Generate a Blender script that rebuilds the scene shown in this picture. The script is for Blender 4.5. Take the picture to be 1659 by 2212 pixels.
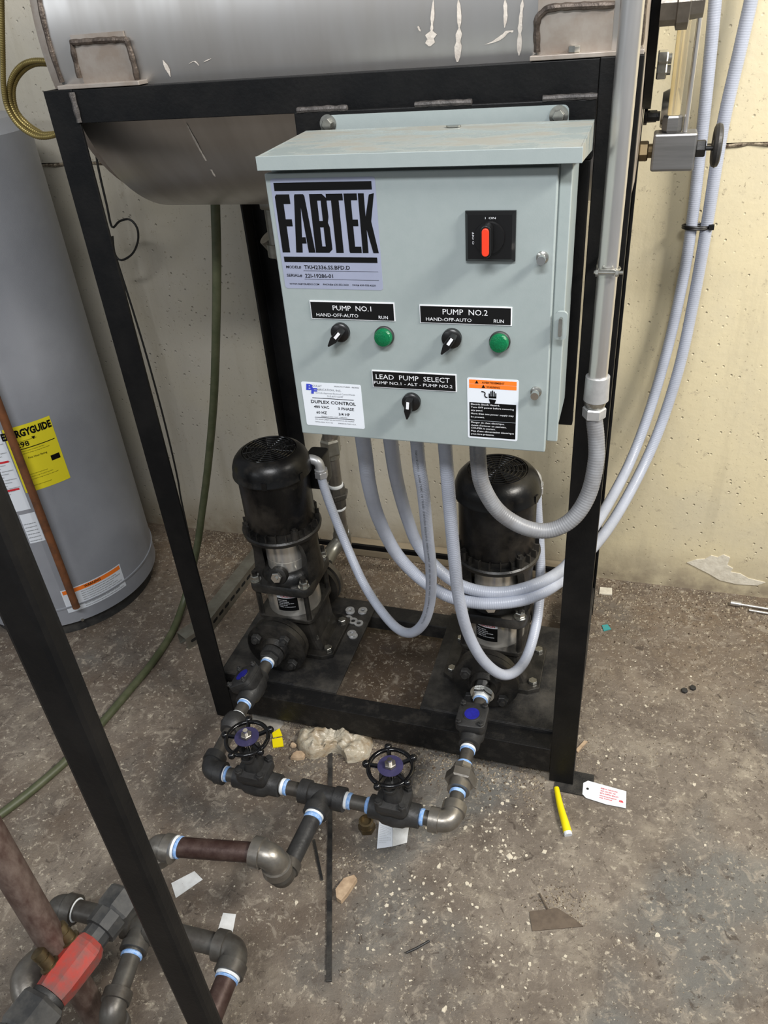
import bpy, bmesh, math, random
from mathutils import Vector, Matrix
random.seed(7)
S = bpy.context.scene
for o in list(bpy.data.objects): bpy.data.objects.remove(o)
# ------------------------------------------------------------------ camera
CP = Vector((1.0041, -1.2659, 1.6529)); YAW, PIT, ROL, FPX = -0.3419, -0.5838, -0.087, 1663.1
IW, IH = 1659.0, 2212.0
_f = Vector((math.sin(YAW)*math.cos(PIT), math.cos(YAW)*math.cos(PIT), math.sin(PIT)))
_r0 = Vector((math.cos(YAW), -math.sin(YAW), 0)); _u0 = _r0.cross(_f)
RT = _r0*math.cos(ROL) + _u0*math.sin(ROL); UP = -_r0*math.sin(ROL) + _u0*math.cos(ROL); FW = _f
cam = bpy.data.cameras.new('camera'); co = bpy.data.objects.new('camera', cam)
S.collection.objects.link(co)
co.matrix_world = Matrix(((RT.x, UP.x, -FW.x, CP.x), (RT.y, UP.y, -FW.y, CP.y), (RT.z, UP.z, -FW.z, CP.z), (0, 0, 0, 1)))
cam.sensor_fit = 'VERTICAL'; cam.sensor_height = 24; cam.sensor_width = 18; cam.lens = FPX*24/IH
cam.clip_start = 0.02; S.camera = co
# ------------------------------------------------------------------ light
W = bpy.data.worlds.new('World'); S.world = W; W.use_nodes = True
W.node_tree.nodes['Background'].inputs[0].default_value = (0.90, 0.95, 1.0, 1)
W.node_tree.nodes['Background'].inputs[1].default_value = 0.23
def area(name, loc, target, sx, sy, power, col):
    l = bpy.data.lights.new(name, 'AREA'); l.shape = 'RECTANGLE'; l.size = sx; l.size_y = sy; l.energy = power; l.color = col
    o = bpy.data.objects.new(name, l); S.collection.objects.link(o); o.location = loc
    o.rotation_euler = (Vector(target)-Vector(loc)).to_track_quat('-Z', 'Y').to_euler(); return o
area('ceiling_or_fill_lamp', (2.9, -0.7, 3.0), (0.9, 0.4, 0.8), 1.2, 0.35, 108, (1.0, 0.955, 0.88))
area('ceiling_or_fill_lamp', (1.0, -2.2, 3.3), (0.7, -0.2, 0.3), 1.4, 0.3, 64, (0.98, 0.985, 1.0))  # added fill above and behind the camera; no lamp known there
area('ceiling_or_fill_lamp', (-2.9, -4.4, 3.15), (-0.2, 0.0, 1.2), 3.0, 0.22, 30, (0.9, 0.95, 1.0))
S.view_settings.view_transform = 'Standard'; S.view_settings.look = 'None'
S.view_settings.gamma = 1; S.view_settings.use_curve_mapping = False; S.view_settings.exposure = 0.25

# ------------------------------------------------------------------ pixel helpers
def ray(px, py):
    return FW*FPX + RT*(px-IW/2) - UP*(py-IH/2)
def at(px, py, ax, v):
    d = ray(px, py); i = 'xyz'.index(ax); t = (v-CP[i])/d[i]; return CP+d*t
def Yp(px, py, y): return at(px, py, 'y', y)
def Zp(px, py, z=0.0): return at(px, py, 'z', z)

# ------------------------------------------------------------------ materials
def lin(c): return tuple(((v/255)/12.92 if v/255 <= .04045 else ((v/255+.055)/1.055)**2.4) for v in c)
def mat(name, col, rough=.5, metal=0.0, col2=None, scale=20, amt=.5, bump=0.0, bscale=None, stretch=None, lo=.4, hi=.65, trans=0, alpha=1, spec=None, r2=None, detail=4):
    m = bpy.data.materials.new(name); m.use_nodes = True; nt = m.node_tree; n = nt.nodes; L = nt.links
    b = n['Principled BSDF']; c = lin(col)
    b.inputs['Base Color'].default_value = (*c, 1); b.inputs['Roughness'].default_value = rough; b.inputs['Metallic'].default_value = metal
    if spec is not None: b.inputs['Specular IOR Level'].default_value = spec
    if trans: b.inputs['Transmission Weight'].default_value = trans
    if alpha < 1: b.inputs['Alpha'].default_value = alpha
    geo = n.new('ShaderNodeNewGeometry'); mp = n.new('ShaderNodeMapping'); L.new(geo.outputs['Position'], mp.inputs[0])
    if stretch: mp.inputs['Scale'].default_value = stretch
    if col2 is not None:
        t = n.new('ShaderNodeTexNoise'); t.inputs['Scale'].default_value = scale; t.inputs['Detail'].default_value = detail; t.inputs['Roughness'].default_value = .65
        L.new(mp.outputs[0], t.inputs['Vector'])
        r = n.new('ShaderNodeMapRange'); r.inputs[1].default_value = lo; r.inputs[2].default_value = hi; r.inputs[4].default_value = amt
        L.new(t.outputs[0], r.inputs[0])
        x = n.new('ShaderNodeMix'); x.data_type = 'RGBA'; L.new(r.outputs[0], x.inputs[0])
        x.inputs[6].default_value = (*c, 1); x.inputs[7].default_value = (*lin(col2), 1); L.new(x.outputs[2], b.inputs['Base Color'])
        if r2 is not None:
            rr = n.new('ShaderNodeMapRange'); L.new(r.outputs[0], rr.inputs[0]); rr.inputs[3].default_value = rough; rr.inputs[4].default_value = r2
            L.new(rr.outputs[0], b.inputs['Roughness'])
    if bump:
        t2 = n.new('ShaderNodeTexNoise'); t2.inputs['Scale'].default_value = bscale or scale*3; t2.inputs['Detail'].default_value = 3
        L.new(mp.outputs[0], t2.inputs['Vector'])
        bp = n.new('ShaderNodeBump'); bp.inputs['Strength'].default_value = 1; bp.inputs['Distance'].default_value = bump
        L.new(t2.outputs[0], bp.inputs['Height']); L.new(bp.outputs[0], b.inputs['Normal'])
    return m
M = {}
M['black'] = mat('black_paint', (9, 10, 12), .48, spec=.22, col2=(42, 40, 38), scale=9, amt=.25, bump=.0004, bscale=160)
M['blackdirt'] = mat('black_paint_dusty', (30, 30, 31), .48, spec=.4, col2=(78, 75, 70), scale=14, amt=.75, bump=.0007, bscale=260, lo=.42, hi=.7, detail=10)
M['raildark'] = mat('rail_black_paint', (18, 18, 19), .5, spec=.3, col2=(60, 57, 53), scale=30, amt=.5, bump=.0006, bscale=240, lo=.5, hi=.72, detail=9)
M['scuffed'] = mat('scuffed_brown_pipe', (84, 66, 60), .5, .3, col2=(132, 118, 110), scale=40, amt=.75, stretch=(1, 1, .45), detail=8)
M['cast'] = mat('cast_black_paint', (20, 20, 20), .36, spec=.5, col2=(78, 74, 68), scale=14, amt=.45, bump=.0005, bscale=220)
M['motor'] = mat('motor_black_enamel', (11, 11, 12), .33, spec=.4, col2=(84, 78, 70), scale=11, amt=.4, bump=.0002, bscale=200, lo=.5, hi=.75)
M['gloss'] = mat('gloss_black_enamel', (10, 10, 12), .16)
M['forge'] = mat('forged_steel_dark', (58, 58, 58), .48, .35, col2=(34, 33, 33), scale=25, amt=.6, bump=.0005, bscale=180)
M['pipe'] = mat('dark_steel_pipe', (92, 90, 86), .42, .55, col2=(62, 55, 50), scale=26, amt=.6, bump=.0002, bscale=160)
M['pipelight'] = mat('steel_pipe_light', (138, 134, 127), .36, .75, col2=(90, 84, 78), scale=20, amt=.5, bump=.0003, bscale=150)
M['rustpipe'] = mat('rusty_steel_pipe', (58, 40, 36), .42, .35, col2=(92, 76, 70), scale=38, amt=.6, bump=.0004, bscale=120)
M['rust'] = mat('brown_rust_pipe', (120, 74, 42), .75, .1, col2=(76, 50, 34), scale=24, amt=.7, bump=.0005)
M['galv'] = mat('galvanised_steel', (158, 157, 148), .38, .8, col2=(112, 106, 94), scale=14, amt=.6, bump=.0003, bscale=90)
M['zinc'] = mat('zinc_bolt', (196, 196, 190), .25, .95, col2=(140, 138, 130), scale=60, amt=.5)
M['chrome'] = mat('bright_stainless', (225, 224, 220), .12, 1.0)
M['polished'] = mat('polished_stainless', (232, 229, 222), .26, .75, col2=(190, 183, 170), scale=8, amt=.5, stretch=(1, 1, .2))
M['alu'] = mat('aluminium_conduit', (222, 220, 218), .3, .88, col2=(180, 178, 176), scale=14, amt=.5, stretch=(1, 1, .15), bump=.0002, bscale=60)
M['alucast'] = mat('cast_aluminium', (196, 197, 199), .42, .6, col2=(170, 172, 174), scale=50, amt=.5, bump=.0002)
M['panel'] = mat('panel_grey_green', (154, 164, 164), .36, col2=(148, 159, 159), scale=60, amt=.5, bump=.00008, bscale=500)
M['panelhood'] = mat('panel_hood_dusty', (150, 160, 159), .2, col2=(134, 130, 119), scale=9, amt=.75, lo=.42, hi=.6, r2=.7, stretch=(1, 2.5, 1))
M['tank'] = mat('brushed_stainless_tank', (198, 196, 194), .33, .85, col2=(160, 155, 149), scale=7, amt=.6, stretch=(1, .22, .22), bump=.0005, bscale=9, r2=.46)
M['tankpad'] = mat('tank_pad_plate', (168, 160, 152), .55, .6, col2=(142, 126, 112), scale=22, amt=.6)
M['weld'] = mat('rusty_weld_bead', (96, 86, 78), .45, .5, col2=(52, 44, 40), scale=55, amt=.8, bump=.0015, bscale=180)
M['weldblack'] = mat('painted_weld_bead', (84, 80, 78), .5, .2, col2=(44, 42, 42), scale=60, amt=.8, bump=.0012, bscale=200)
M['drip'] = mat('white_mineral_drip', (214, 206, 196), .8, col2=(176, 166, 156), scale=90, amt=.6, bump=.0005)
M['flex'] = mat('grey_pvc_conduit', (170, 176, 190), .34, col2=(150, 155, 166), scale=12, amt=.5)
M['flexdark'] = mat('darker_grey_pvc_conduit', (128, 130, 134), .4, col2=(98, 96, 95), scale=22, amt=.6)
M['print'] = mat('black_print', (8, 8, 9), .6, spec=.2)
M['greyprint'] = mat('grey_print', (118, 122, 128), .6)
M['blueprint'] = mat('blue_print', (58, 72, 196), .5)
M['redprint'] = mat('red_print', (205, 40, 52), .5)
M['orangeprint'] = mat('orange_print', (250, 128, 40), .5)
M['whiteprint'] = mat('white_print', (232, 234, 238), .5)
M['plate'] = mat('lavender_sticker', (152, 158, 180), .3, col2=(144, 150, 170), scale=30, amt=.4)
M['white'] = mat('white_sticker', (226, 232, 240), .35)
M['engr'] = mat('black_laminate', (12, 12, 13), .3)
M['yellow'] = mat('yellow_label', (232, 218, 40), .5)
M['red'] = mat('red_handle_plastic', (232, 62, 34), .4)
M['plastic'] = mat('black_plastic', (16, 16, 17), .32)
M['greenlens'] = mat('green_lens', (4, 96, 58), .15, col2=(10, 120, 72), scale=400, amt=.5, bump=.0006, bscale=600)
M['heater'] = mat('grey_heater_jacket', (146, 149, 156), .36, col2=(128, 131, 138), scale=5, amt=.5, bump=.0003, bscale=400)
M['brass'] = mat('brass', (112, 98, 72), .4, .8, col2=(66, 56, 42), scale=40, amt=.5)
M['brasscoil'] = mat('brass_corrugated_tube', (150, 134, 82), .38, .7, col2=(100, 88, 52), scale=20, amt=.5)
M['hose'] = mat('green_hose', (66, 72, 48), .5, col2=(94, 94, 72), scale=24, amt=.5)
M['cable'] = mat('black_cable', (22, 22, 22), .5)
M['tape'] = mat('white_thread_tape', (226, 230, 232), .6, col2=(196, 200, 204), scale=120, amt=.6)
M['bluetape'] = mat('blue_thread_paste', (112, 156, 214), .5, col2=(182, 204, 232), scale=160, amt=.7)
M['purple'] = mat('purple_disc', (44, 41, 74), .5, col2=(58, 54, 88), scale=60, amt=.5)
M['bluedisc'] = mat('blue_disc', (34, 36, 140), .4, col2=(22, 22, 96), scale=90, amt=.5)
M['redvalve'] = mat('red_valve_dusty', (158, 50, 40), .6, col2=(100, 74, 70), scale=26, amt=.9, lo=.35, hi=.6, bump=.0005)
M['rubber'] = mat('black_fitting_dusty', (44, 45, 46), .6, col2=(88, 86, 82), scale=24, amt=.5, bump=.0005)
M['gasglass'] = mat('amber_sight_glass', (236, 222, 186), .1, trans=.75)
M['wood'] = mat('raw_wood', (190, 166, 138), .8, col2=(140, 116, 92), scale=30, amt=.7, bump=.0008)
M['boardwood'] = mat('weathered_board', (150, 138, 116), .85, col2=(116, 102, 84), scale=12, amt=.7, stretch=(.2, 1, 1), bump=.0008)
M['paper'] = mat('white_paper', (220, 222, 222), .7, col2=(196, 196, 194), scale=60, amt=.5)
M['bag'] = mat('crumpled_plastic_bag', (190, 182, 164), .3, col2=(146, 122, 90), scale=26, amt=.75, lo=.42, hi=.66, alpha=.88, bump=.004, bscale=70)
M['clear'] = mat('clear_plastic_film', (176, 172, 164), .15, col2=(206, 202, 194), scale=30, amt=.5, alpha=.5)
M['yelplastic'] = mat('yellow_plastic', (234, 214, 20), .35)
M['chip'] = mat('white_paint_chip', (204, 196, 178), .8, col2=(178, 168, 150), scale=80, amt=.6)
M['gravel'] = mat('rubble_crumbs', (176, 164, 142), .9, col2=(74, 60, 48), scale=120, amt=1, lo=.35, hi=.6)
M['teal'] = mat('teal_scrap', (60, 150, 150), .6)
M['plaster'] = mat('white_plaster', (218, 212, 196), .85, col2=(190, 182, 164), scale=40, amt=.6, bump=.002, bscale=60)
M['metalplate'] = mat('embedded_steel_plate', (104, 92, 80), .6, .3, col2=(76, 66, 58), scale=30, amt=.7, bump=.0006)
M['steel'] = mat('plain_steel', (140, 140, 140), .4, .8, col2=(112, 112, 112), scale=30, amt=.5, stretch=(.2, 1, 3))
M['dark'] = mat('dark_cavity', (8, 8, 8), .8)

def floor_material():
    m = bpy.data.materials.new('stained_concrete_floor'); m.use_nodes = True; nt = m.node_tree; n = nt.nodes; L = nt.links; b = n['Principled BSDF']
    geo = n.new('ShaderNodeNewGeometry'); P = geo.outputs['Position']
    def noise(s, d=6, r=.65, dist=0):
        t = n.new('ShaderNodeTexNoise'); t.inputs['Scale'].default_value = s; t.inputs['Detail'].default_value = d; t.inputs['Roughness'].default_value = r; t.inputs['Distortion'].default_value = dist
        L.new(P, t.inputs['Vector']); return t.outputs[0]
    def rng(x, a, c, o0=0, o1=1):
        r = n.new('ShaderNodeMapRange'); L.new(x, r.inputs[0]); r.inputs[1].default_value = a; r.inputs[2].default_value = c; r.inputs[3].default_value = o0; r.inputs[4].default_value = o1; return r.outputs[0]
    def mix(f, a, c):
        x = n.new('ShaderNodeMix'); x.data_type = 'RGBA'; L.new(f, x.inputs[0])
        if isinstance(a, tuple): x.inputs[6].default_value = (*lin(a), 1)
        else: L.new(a, x.inputs[6])
        x.inputs[7].default_value = (*lin(c), 1); return x.outputs[2]
    def mul(a, c):
        x = n.new('ShaderNodeMath'); x.operation = 'MULTIPLY'; L.new(a, x.inputs[0])
        if isinstance(c, (int, float)): x.inputs[1].default_value = c
        else: L.new(c, x.inputs[1])
        return x.outputs[0]
    sep = n.new('ShaderNodeSeparateXYZ'); L.new(P, sep.inputs[0])
    c = mix(rng(noise(3.5), .35, .65), (140, 130, 118), (108, 98, 88))
    c = mix(mul(rng(noise(9, 5, .6, .5), .5, .72), .8), c, (166, 156, 140))
    c = mix(mul(rng(noise(2.2, 4, .5), .52, .62), .7), c, (110, 112, 110))
    c = mix(mul(rng(sep.outputs[0], .75, .35), rng(noise(2.6, 6), .36, .6, 0, .7)), c, (92, 76, 62))
    c = mix(mul(rng(sep.outputs[1], .15, .65), rng(noise(9, 6), .35, .6, .3, .85)), c, (116, 98, 78))
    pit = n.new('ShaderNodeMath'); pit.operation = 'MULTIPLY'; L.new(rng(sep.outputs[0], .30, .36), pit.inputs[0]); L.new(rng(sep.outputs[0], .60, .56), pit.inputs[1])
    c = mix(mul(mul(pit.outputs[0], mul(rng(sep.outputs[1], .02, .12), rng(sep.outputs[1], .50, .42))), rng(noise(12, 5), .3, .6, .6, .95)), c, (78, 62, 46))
    c = mix(mul(rng(noise(18, 6, .75, .4), .52, .62), .55), c, (92, 82, 74))
    c = mix(mul(rng(noise(26, 6, .75, .8), .54, .63), .6), c, (168, 158, 143))
    c = mix(mul(rng(noise(60, 4, .7), .58, .66), .85), c, (190, 180, 162))
    c = mix(mul(rng(noise(34, 5, .7, 1), .60, .66), .75), c, (72, 62, 54))
    c = mix(mul(rng(noise(120, 3, .7), .65, .70), .9), c, (208, 200, 184))
    c = mix(mul(rng(noise(95, 3, .7, .5), .66, .70), .9), c, (52, 44, 38))
    L.new(c, b.inputs['Base Color'])
    rr = rng(noise(5), .4, .6, .55, .85); L.new(rr, b.inputs['Roughness'])
    ad = n.new('ShaderNodeMath'); ad.operation = 'ADD'; L.new(mul(noise(48, 7, .78), 1.6), ad.inputs[0]); L.new(mul(noise(10, 4), 1.2), ad.inputs[1])
    bp = n.new('ShaderNodeBump'); bp.inputs['Distance'].default_value = .006; bp.inputs['Strength'].default_value = .8; L.new(ad.outputs[0], bp.inputs['Height']); L.new(bp.outputs[0], b.inputs['Normal'])
    return m
def wall_material():
    m = bpy.data.materials.new('cream_painted_concrete'); m.use_nodes = True; nt = m.node_tree; n = nt.nodes; L = nt.links; b = n['Principled BSDF']
    geo = n.new('ShaderNodeNewGeometry'); P = geo.outputs['Position']
    def noise(s, d=5, r=.6, st=None):
        t = n.new('ShaderNodeTexNoise'); t.inputs['Scale'].default_value = s; t.inputs['Detail'].default_value = d; t.inputs['Roughness'].default_value = r
        if st:
            mp = n.new('ShaderNodeMapping'); mp.inputs['Scale'].default_value = st; L.new(P, mp.inputs[0]); L.new(mp.outputs[0], t.inputs['Vector'])
        else: L.new(P, t.inputs['Vector'])
        return t.outputs[0]
    def rng(x, a, c, o0=0, o1=1):
        r = n.new('ShaderNodeMapRange'); L.new(x, r.inputs[0]); r.inputs[1].default_value = a; r.inputs[2].default_value = c; r.inputs[3].default_value = o0; r.inputs[4].default_value = o1; return r.outputs[0]
    def mix(f, a, c):
        x = n.new('ShaderNodeMix'); x.data_type = 'RGBA'; L.new(f, x.inputs[0])
        if isinstance(a, tuple): x.inputs[6].default_value = (*lin(a), 1)
        else: L.new(a, x.inputs[6])
        x.inputs[7].default_value = (*lin(c), 1); return x.outputs[2]
    def mul(a, c):
        x = n.new('ShaderNodeMath'); x.operation = 'MULTIPLY'; L.new(a, x.inputs[0])
        if isinstance(c, (int, float)): x.inputs[1].default_value = c
        else: L.new(c, x.inputs[1])
        return x.outputs[0]
    sep = n.new('ShaderNodeSeparateXYZ'); L.new(P, sep.inputs[0])
    base = mix(rng(sep.outputs[0], .35, 1.05), (188, 182, 168), (214, 202, 168))  # greyer left, creamier right: fall-off of the warm light put into the colour
    c = mix(mul(rng(noise(4, 5), .4, .65), .5), base, (194, 186, 164))
    c = mix(mul(rng(noise(2.5, 5, .6, (3, 1, .3)), .52, .7), .45), c, (150, 140, 118))
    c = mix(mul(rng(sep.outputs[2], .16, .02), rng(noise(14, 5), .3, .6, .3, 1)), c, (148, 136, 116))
    c = mix(mul(rng(noise(120, 3, .6), .66, .70), .5), c, (120, 106, 84))
    c = mix(mul(rng(noise(30, 6, .8), .60, .66), .45), c, (162, 150, 128))
    L.new(c, b.inputs['Base Color']); b.inputs['Roughness'].default_value = .6
    v = n.new('ShaderNodeTexVoronoi'); v.inputs['Scale'].default_value = 42; L.new(P, v.inputs['Vector'])
    pit = rng(v.outputs['Distance'], .05, .16, -.9, 0)
    msk = rng(noise(9, 3), .46, .56)
    ad = n.new('ShaderNodeMath'); ad.operation = 'ADD'; L.new(mul(pit, msk), ad.inputs[0]); L.new(mul(noise(45, 4), .22), ad.inputs[1])
    bp = n.new('ShaderNodeBump'); bp.inputs['Distance'].default_value = .006; bp.inputs['Strength'].default_value = .8; L.new(ad.outputs[0], bp.inputs['Height']); L.new(bp.outputs[0], b.inputs['Normal'])
    return m
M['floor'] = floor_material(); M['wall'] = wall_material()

# ------------------------------------------------------------------ mesh helpers
def NB(): return bmesh.new()
WL = {}   # world location of every object (parents carry no rotation)
def root(name, label, cat, loc=(0, 0, 0), group=None):
    o = bpy.data.objects.new(name, None); o.empty_display_size = .03; S.collection.objects.link(o); o.location = loc; WL[o.name] = Vector(loc)
    o['label'] = label; o['category'] = cat
    if group: o['group'] = group
    return o
def link(name, me, m, parent=None, smooth=False, label=None, bevel=0):
    """vertices are world coordinates; the origin goes to the bounding-box centre"""
    xs = [v.co for v in me.vertices]
    c = Vector([(min(v[i] for v in xs)+max(v[i] for v in xs))/2 for i in range(3)])
    me.transform(Matrix.Translation(-c))
    me.materials.clear(); me.materials.append(m)
    if smooth:
        for p in me.polygons: p.use_smooth = True
        try: me.set_sharp_from_angle(angle=math.radians(38))
        except Exception: pass
    o = bpy.data.objects.new(name, me); S.collection.objects.link(o)
    WL[o.name] = c
    if parent: o.parent = parent; o.location = c-WL[parent.name]
    else: o.location = c
    if label: o['label'] = label
    if bevel:
        md = o.modifiers.new('bevel', 'BEVEL'); md.width = bevel; md.segments = 2; md.limit_method = 'ANGLE'; md.angle_limit = math.radians(40)
    return o
def ob(name, b, m, parent=None, smooth=False, label=None, bevel=0):
    bmesh.ops.recalc_face_normals(b, faces=b.faces)
    me = bpy.data.meshes.new(name); b.to_mesh(me); b.free(); return link(name, me, m, parent, smooth, label, bevel)
def tag(o, label, cat, group=None, kind=None):
    if label: o['label'] = label
    if cat: o['category'] = cat
    if group: o['group'] = group
    if kind: o['kind'] = kind
    return o
def struct(o): o['kind'] = 'structure'; return o
def frame(axis):
    a = Vector(axis).normalized(); t = Vector((0, 0, 1)) if abs(a.z) < .9 else Vector((1, 0, 0))
    x = t.cross(a).normalized(); y = a.cross(x); return x, y, a
def box(b, x0, x1, y0, y1, z0, z1):
    v = [b.verts.new((x, y, z)) for x in (x0, x1) for y in (y0, y1) for z in (z0, z1)]
    for f in ((0, 1, 3, 2), (4, 6, 7, 5), (0, 4, 5, 1), (2, 3, 7, 6), (0, 2, 6, 4), (1, 5, 7, 3)): b.faces.new([v[i] for i in f])
    return v
def obox(b, c, ax, ay, az, hx, hy, hz):
    c = Vector(c); ax, ay, az = Vector(ax), Vector(ay), Vector(az)
    v = [b.verts.new(c+ax*(sx*hx)+ay*(sy*hy)+az*(sz*hz)) for sx in (-1, 1) for sy in (-1, 1) for sz in (-1, 1)]
    for f in ((0, 1, 3, 2), (4, 6, 7, 5), (0, 4, 5, 1), (2, 3, 7, 6), (0, 2, 6, 4), (1, 5, 7, 3)): b.faces.new([v[i] for i in f])
def rings(b, rs, close0=True, close1=True, loop=False):
    R = [[b.verts.new(p) for p in r] for r in rs]; n = len(R[0])
    for i in range(len(R)-(0 if loop else 1)):
        A, B = R[i], R[(i+1) % len(R)]
        for k in range(n): b.faces.new((A[k], A[(k+1) % n], B[(k+1) % n], B[k]))
    if not loop:
        if close0: b.faces.new(R[0][::-1])
        if close1: b.faces.new(R[-1])
    return R
def lathe(b, p0, axis, prof, seg=24, c0=True, c1=True, rot=0):
    """prof: list of (distance along axis, radius)"""
    x, y, a = frame(axis); p0 = Vector(p0); rs = []
    for h, r in prof:
        rs.append([p0+a*h+(x*math.cos(2*math.pi*k/seg+rot)+y*math.sin(2*math.pi*k/seg+rot))*max(r, .00001) for k in range(seg)])
    rings(b, rs, c0, c1)
def cyl(b, p0, p1, r, seg=20, r1=None, rot=0):
    p0, p1 = Vector(p0), Vector(p1); lathe(b, p0, p1-p0, [(0, r), ((p1-p0).length, r if r1 is None else r1)], seg, rot=rot)
def hexn(b, p0, p1, r, rot=.2):
    p0, p1 = Vector(p0), Vector(p1); L = (p1-p0).length
    lathe(b, p0, p1-p0, [(0, r*.9), (L*.12, r), (L*.88, r), (L, r*.9)], 6, rot=rot)
def smoothpath(pts, step=.006):
    P = [Vector(p) for p in pts]; P = [P[0]*2-P[1]]+P+[P[-1]*2-P[-2]]; out = []
    for i in range(1, len(P)-2):
        L = (P[i+1]-P[i]).length; n = max(2, int(L/step))
        for k in range(n):
            t = k/n; a, c, d, e = P[i-1], P[i], P[i+1], P[i+2]
            out.append(.5*((2*c)+(-a+d)*t+(2*a-5*c+4*d-e)*t*t+(-a+3*c-3*d+e)*t*t*t))
    out.append(P[-2]); return out
def tube(b, pts, r, seg=12, rib=0, loop=False, rf=None):
    n = len(pts); T = []
    for i in range(n):
        if loop: t = pts[(i+1) % n]-pts[i-1]
        else: t = pts[min(i+1, n-1)]-pts[max(i-1, 0)]
        T.append(t.normalized())
    x, y, _ = frame(T[0]); rs = []
    for i in range(n):
        x = (x-T[i]*x.dot(T[i])).normalized(); y = T[i].cross(x)
        rr = (r if rf is None else rf(i/(n-1)))+rib*(.5-.5*math.cos(math.pi*i/2))
        rs.append([pts[i]+(x*math.cos(2*math.pi*k/seg)+y*math.sin(2*math.pi*k/seg))*rr for k in range(seg)])
    rings(b, rs, loop=loop)
def torus(b, c, axis, R, r, seg=36, s2=8):
    x, y, a = frame(axis); c = Vector(c)
    tube(b, [c+(x*math.cos(2*math.pi*k/seg)+y*math.sin(2*math.pi*k/seg))*R for k in range(seg)], r, s2, loop=True)
def prism(b, poly, p0, u, v, w, d):
    """polygon (a,b) in plane p0+a*u+b*v extruded along w by d"""
    p0, u, v, w = Vector(p0), Vector(u), Vector(v), Vector(w)
    A = [b.verts.new(p0+u*a+v*c) for a, c in poly]; B = [b.verts.new(p0+u*a+v*c+w*d) for a, c in poly]
    n = len(poly); b.faces.new(A[::-1]); b.faces.new(B)
    for i in range(n): b.faces.new((A[i], A[(i+1) % n], B[(i+1) % n], B[i]))
def rrect(w, h, r, n=4, cx=0, cy=0):
    out = []
    for sx, sy, a0 in ((1, 1, 0), (-1, 1, 90), (-1, -1, 180), (1, -1, 270)):
        for k in range(n+1):
            a = math.radians(a0+90*k/n); out.append((cx+sx*(w/2-r)+r*math.cos(a), cy+sy*(h/2-r)+r*math.sin(a)))
    return out
def sphere(b, c, r, seg=12):
    lathe(b, Vector(c)-Vector((0, 0, r)), (0, 0, 1), [(r-r*math.cos(math.pi*k/8), r*math.sin(math.pi*k/8)) for k in range(9)], seg, False, False)
# ---- lettering
_tc = {}
def glyphs(s, bold=0):
    key = (s, bold)
    if key not in _tc:
        cu = bpy.data.curves.new('t', 'FONT'); cu.body = s; cu.size = 1; cu.resolution_u = 2; cu.offset = bold
        o = bpy.data.objects.new('t', cu); S.collection.objects.link(o); dg = bpy.context.evaluated_depsgraph_get(); dg.update()
        me = bpy.data.meshes.new_from_object(o.evaluated_get(dg)); bpy.data.objects.remove(o); bpy.data.curves.remove(cu)
        vs = [tuple(v.co) for v in me.vertices]; fs = [tuple(p.vertices) for p in me.polygons]; bpy.data.meshes.remove(me)
        _tc[key] = (vs, fs, min(v[0] for v in vs), max(v[0] for v in vs))
    return _tc[key]
def text(b, s, fn, u0, u1, v0, h, bold=0, slant=0):
    """write s between u0 and u1 on baseline v0 with capital height h; fn(u,v) gives the point on the surface"""
    vs, fs, a, c = glyphs(s, bold); V = []
    for x, y, z in vs:
        vv = y*h/.70; V.append(b.verts.new(fn(u0+(x-a)/(c-a)*(u1-u0)+slant*vv, v0+vv)))
    for f in fs:
        try: b.faces.new([V[i] for i in f])
        except ValueError: pass
def poly(b, pts, fn):
    b.faces.new([b.verts.new(fn(*p)) for p in pts])
def flat(name, b, m, parent, label=None):   # thin lettering: no normal recalculation surprises
    me = bpy.data.meshes.new(name); b.to_mesh(me); b.free(); return link(name, me, m, parent, False, label)

# ================================================================== SETTING
b = NB(); box(b, -2.6, 3.6, -3.2, .845, -.06, 0); struct(ob('floor', b, M['floor']))
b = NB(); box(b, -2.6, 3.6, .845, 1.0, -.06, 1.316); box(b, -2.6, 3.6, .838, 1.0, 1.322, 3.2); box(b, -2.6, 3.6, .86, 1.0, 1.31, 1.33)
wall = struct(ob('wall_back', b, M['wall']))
# rough cement bead along the joint
b = NB(); pts = []
x = -2.0
while x < 2.4:
    pts.append(Vector((x, .843+random.uniform(-.002, .002), 1.318+random.uniform(-.003, .003)))); x += random.uniform(.02, .04)
tube(b, pts, .004, 6, rf=lambda t: .003+.003*random.random()); o = ob('trim_1', b, M['weld'], smooth=True); o.data.materials[0] = M['gravel']; struct(o)
def blob(cx, cy, rx, ry, n=14, j=.25):
    return [(cx+rx*(1+random.uniform(-j, j))*math.cos(2*math.pi*k/n), cy+ry*(1+random.uniform(-j, j))*math.sin(2*math.pi*k/n)) for k in range(n)]
b = NB(); p = Yp(1545, 1228, .845); prism(b, [(-.085, .012), (-.06, .028), (-.035, .034), (-.02, .05), (.0, .046), (.015, .058), (.035, .05), (.032, .02), (.05, .01), (.045, -.005), (.075, -.008), (.10, -.022), (.15, -.03), (.13, -.045), (.07, -.05), (.02, -.042), (-.015, -.022), (-.05, -.005)], (p.x, .845, p.z), (1, 0, 0), (0, 0, 1), (0, -1, 0), .003)
tag(ob('plaster_patch', b, M['plaster'], smooth=False), 'ragged white plaster patch at the foot of the cream wall, right side', 'plaster')
b = NB(); p = Zp(1505, 1262, 0); prism(b, blob(0, 0, .028, .016, 12, .12), (p.x, p.y, 0), (1, 0, 0), (0, 1, 0), (0, 0, 1), .006)
tag(ob('plaster_chunk', b, M['plaster']), 'oval white plaster chunk on the floor below the wall patch', 'plaster')
b = NB(); box(b, .12, .90, .80, .843, 0.001, .052)
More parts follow.
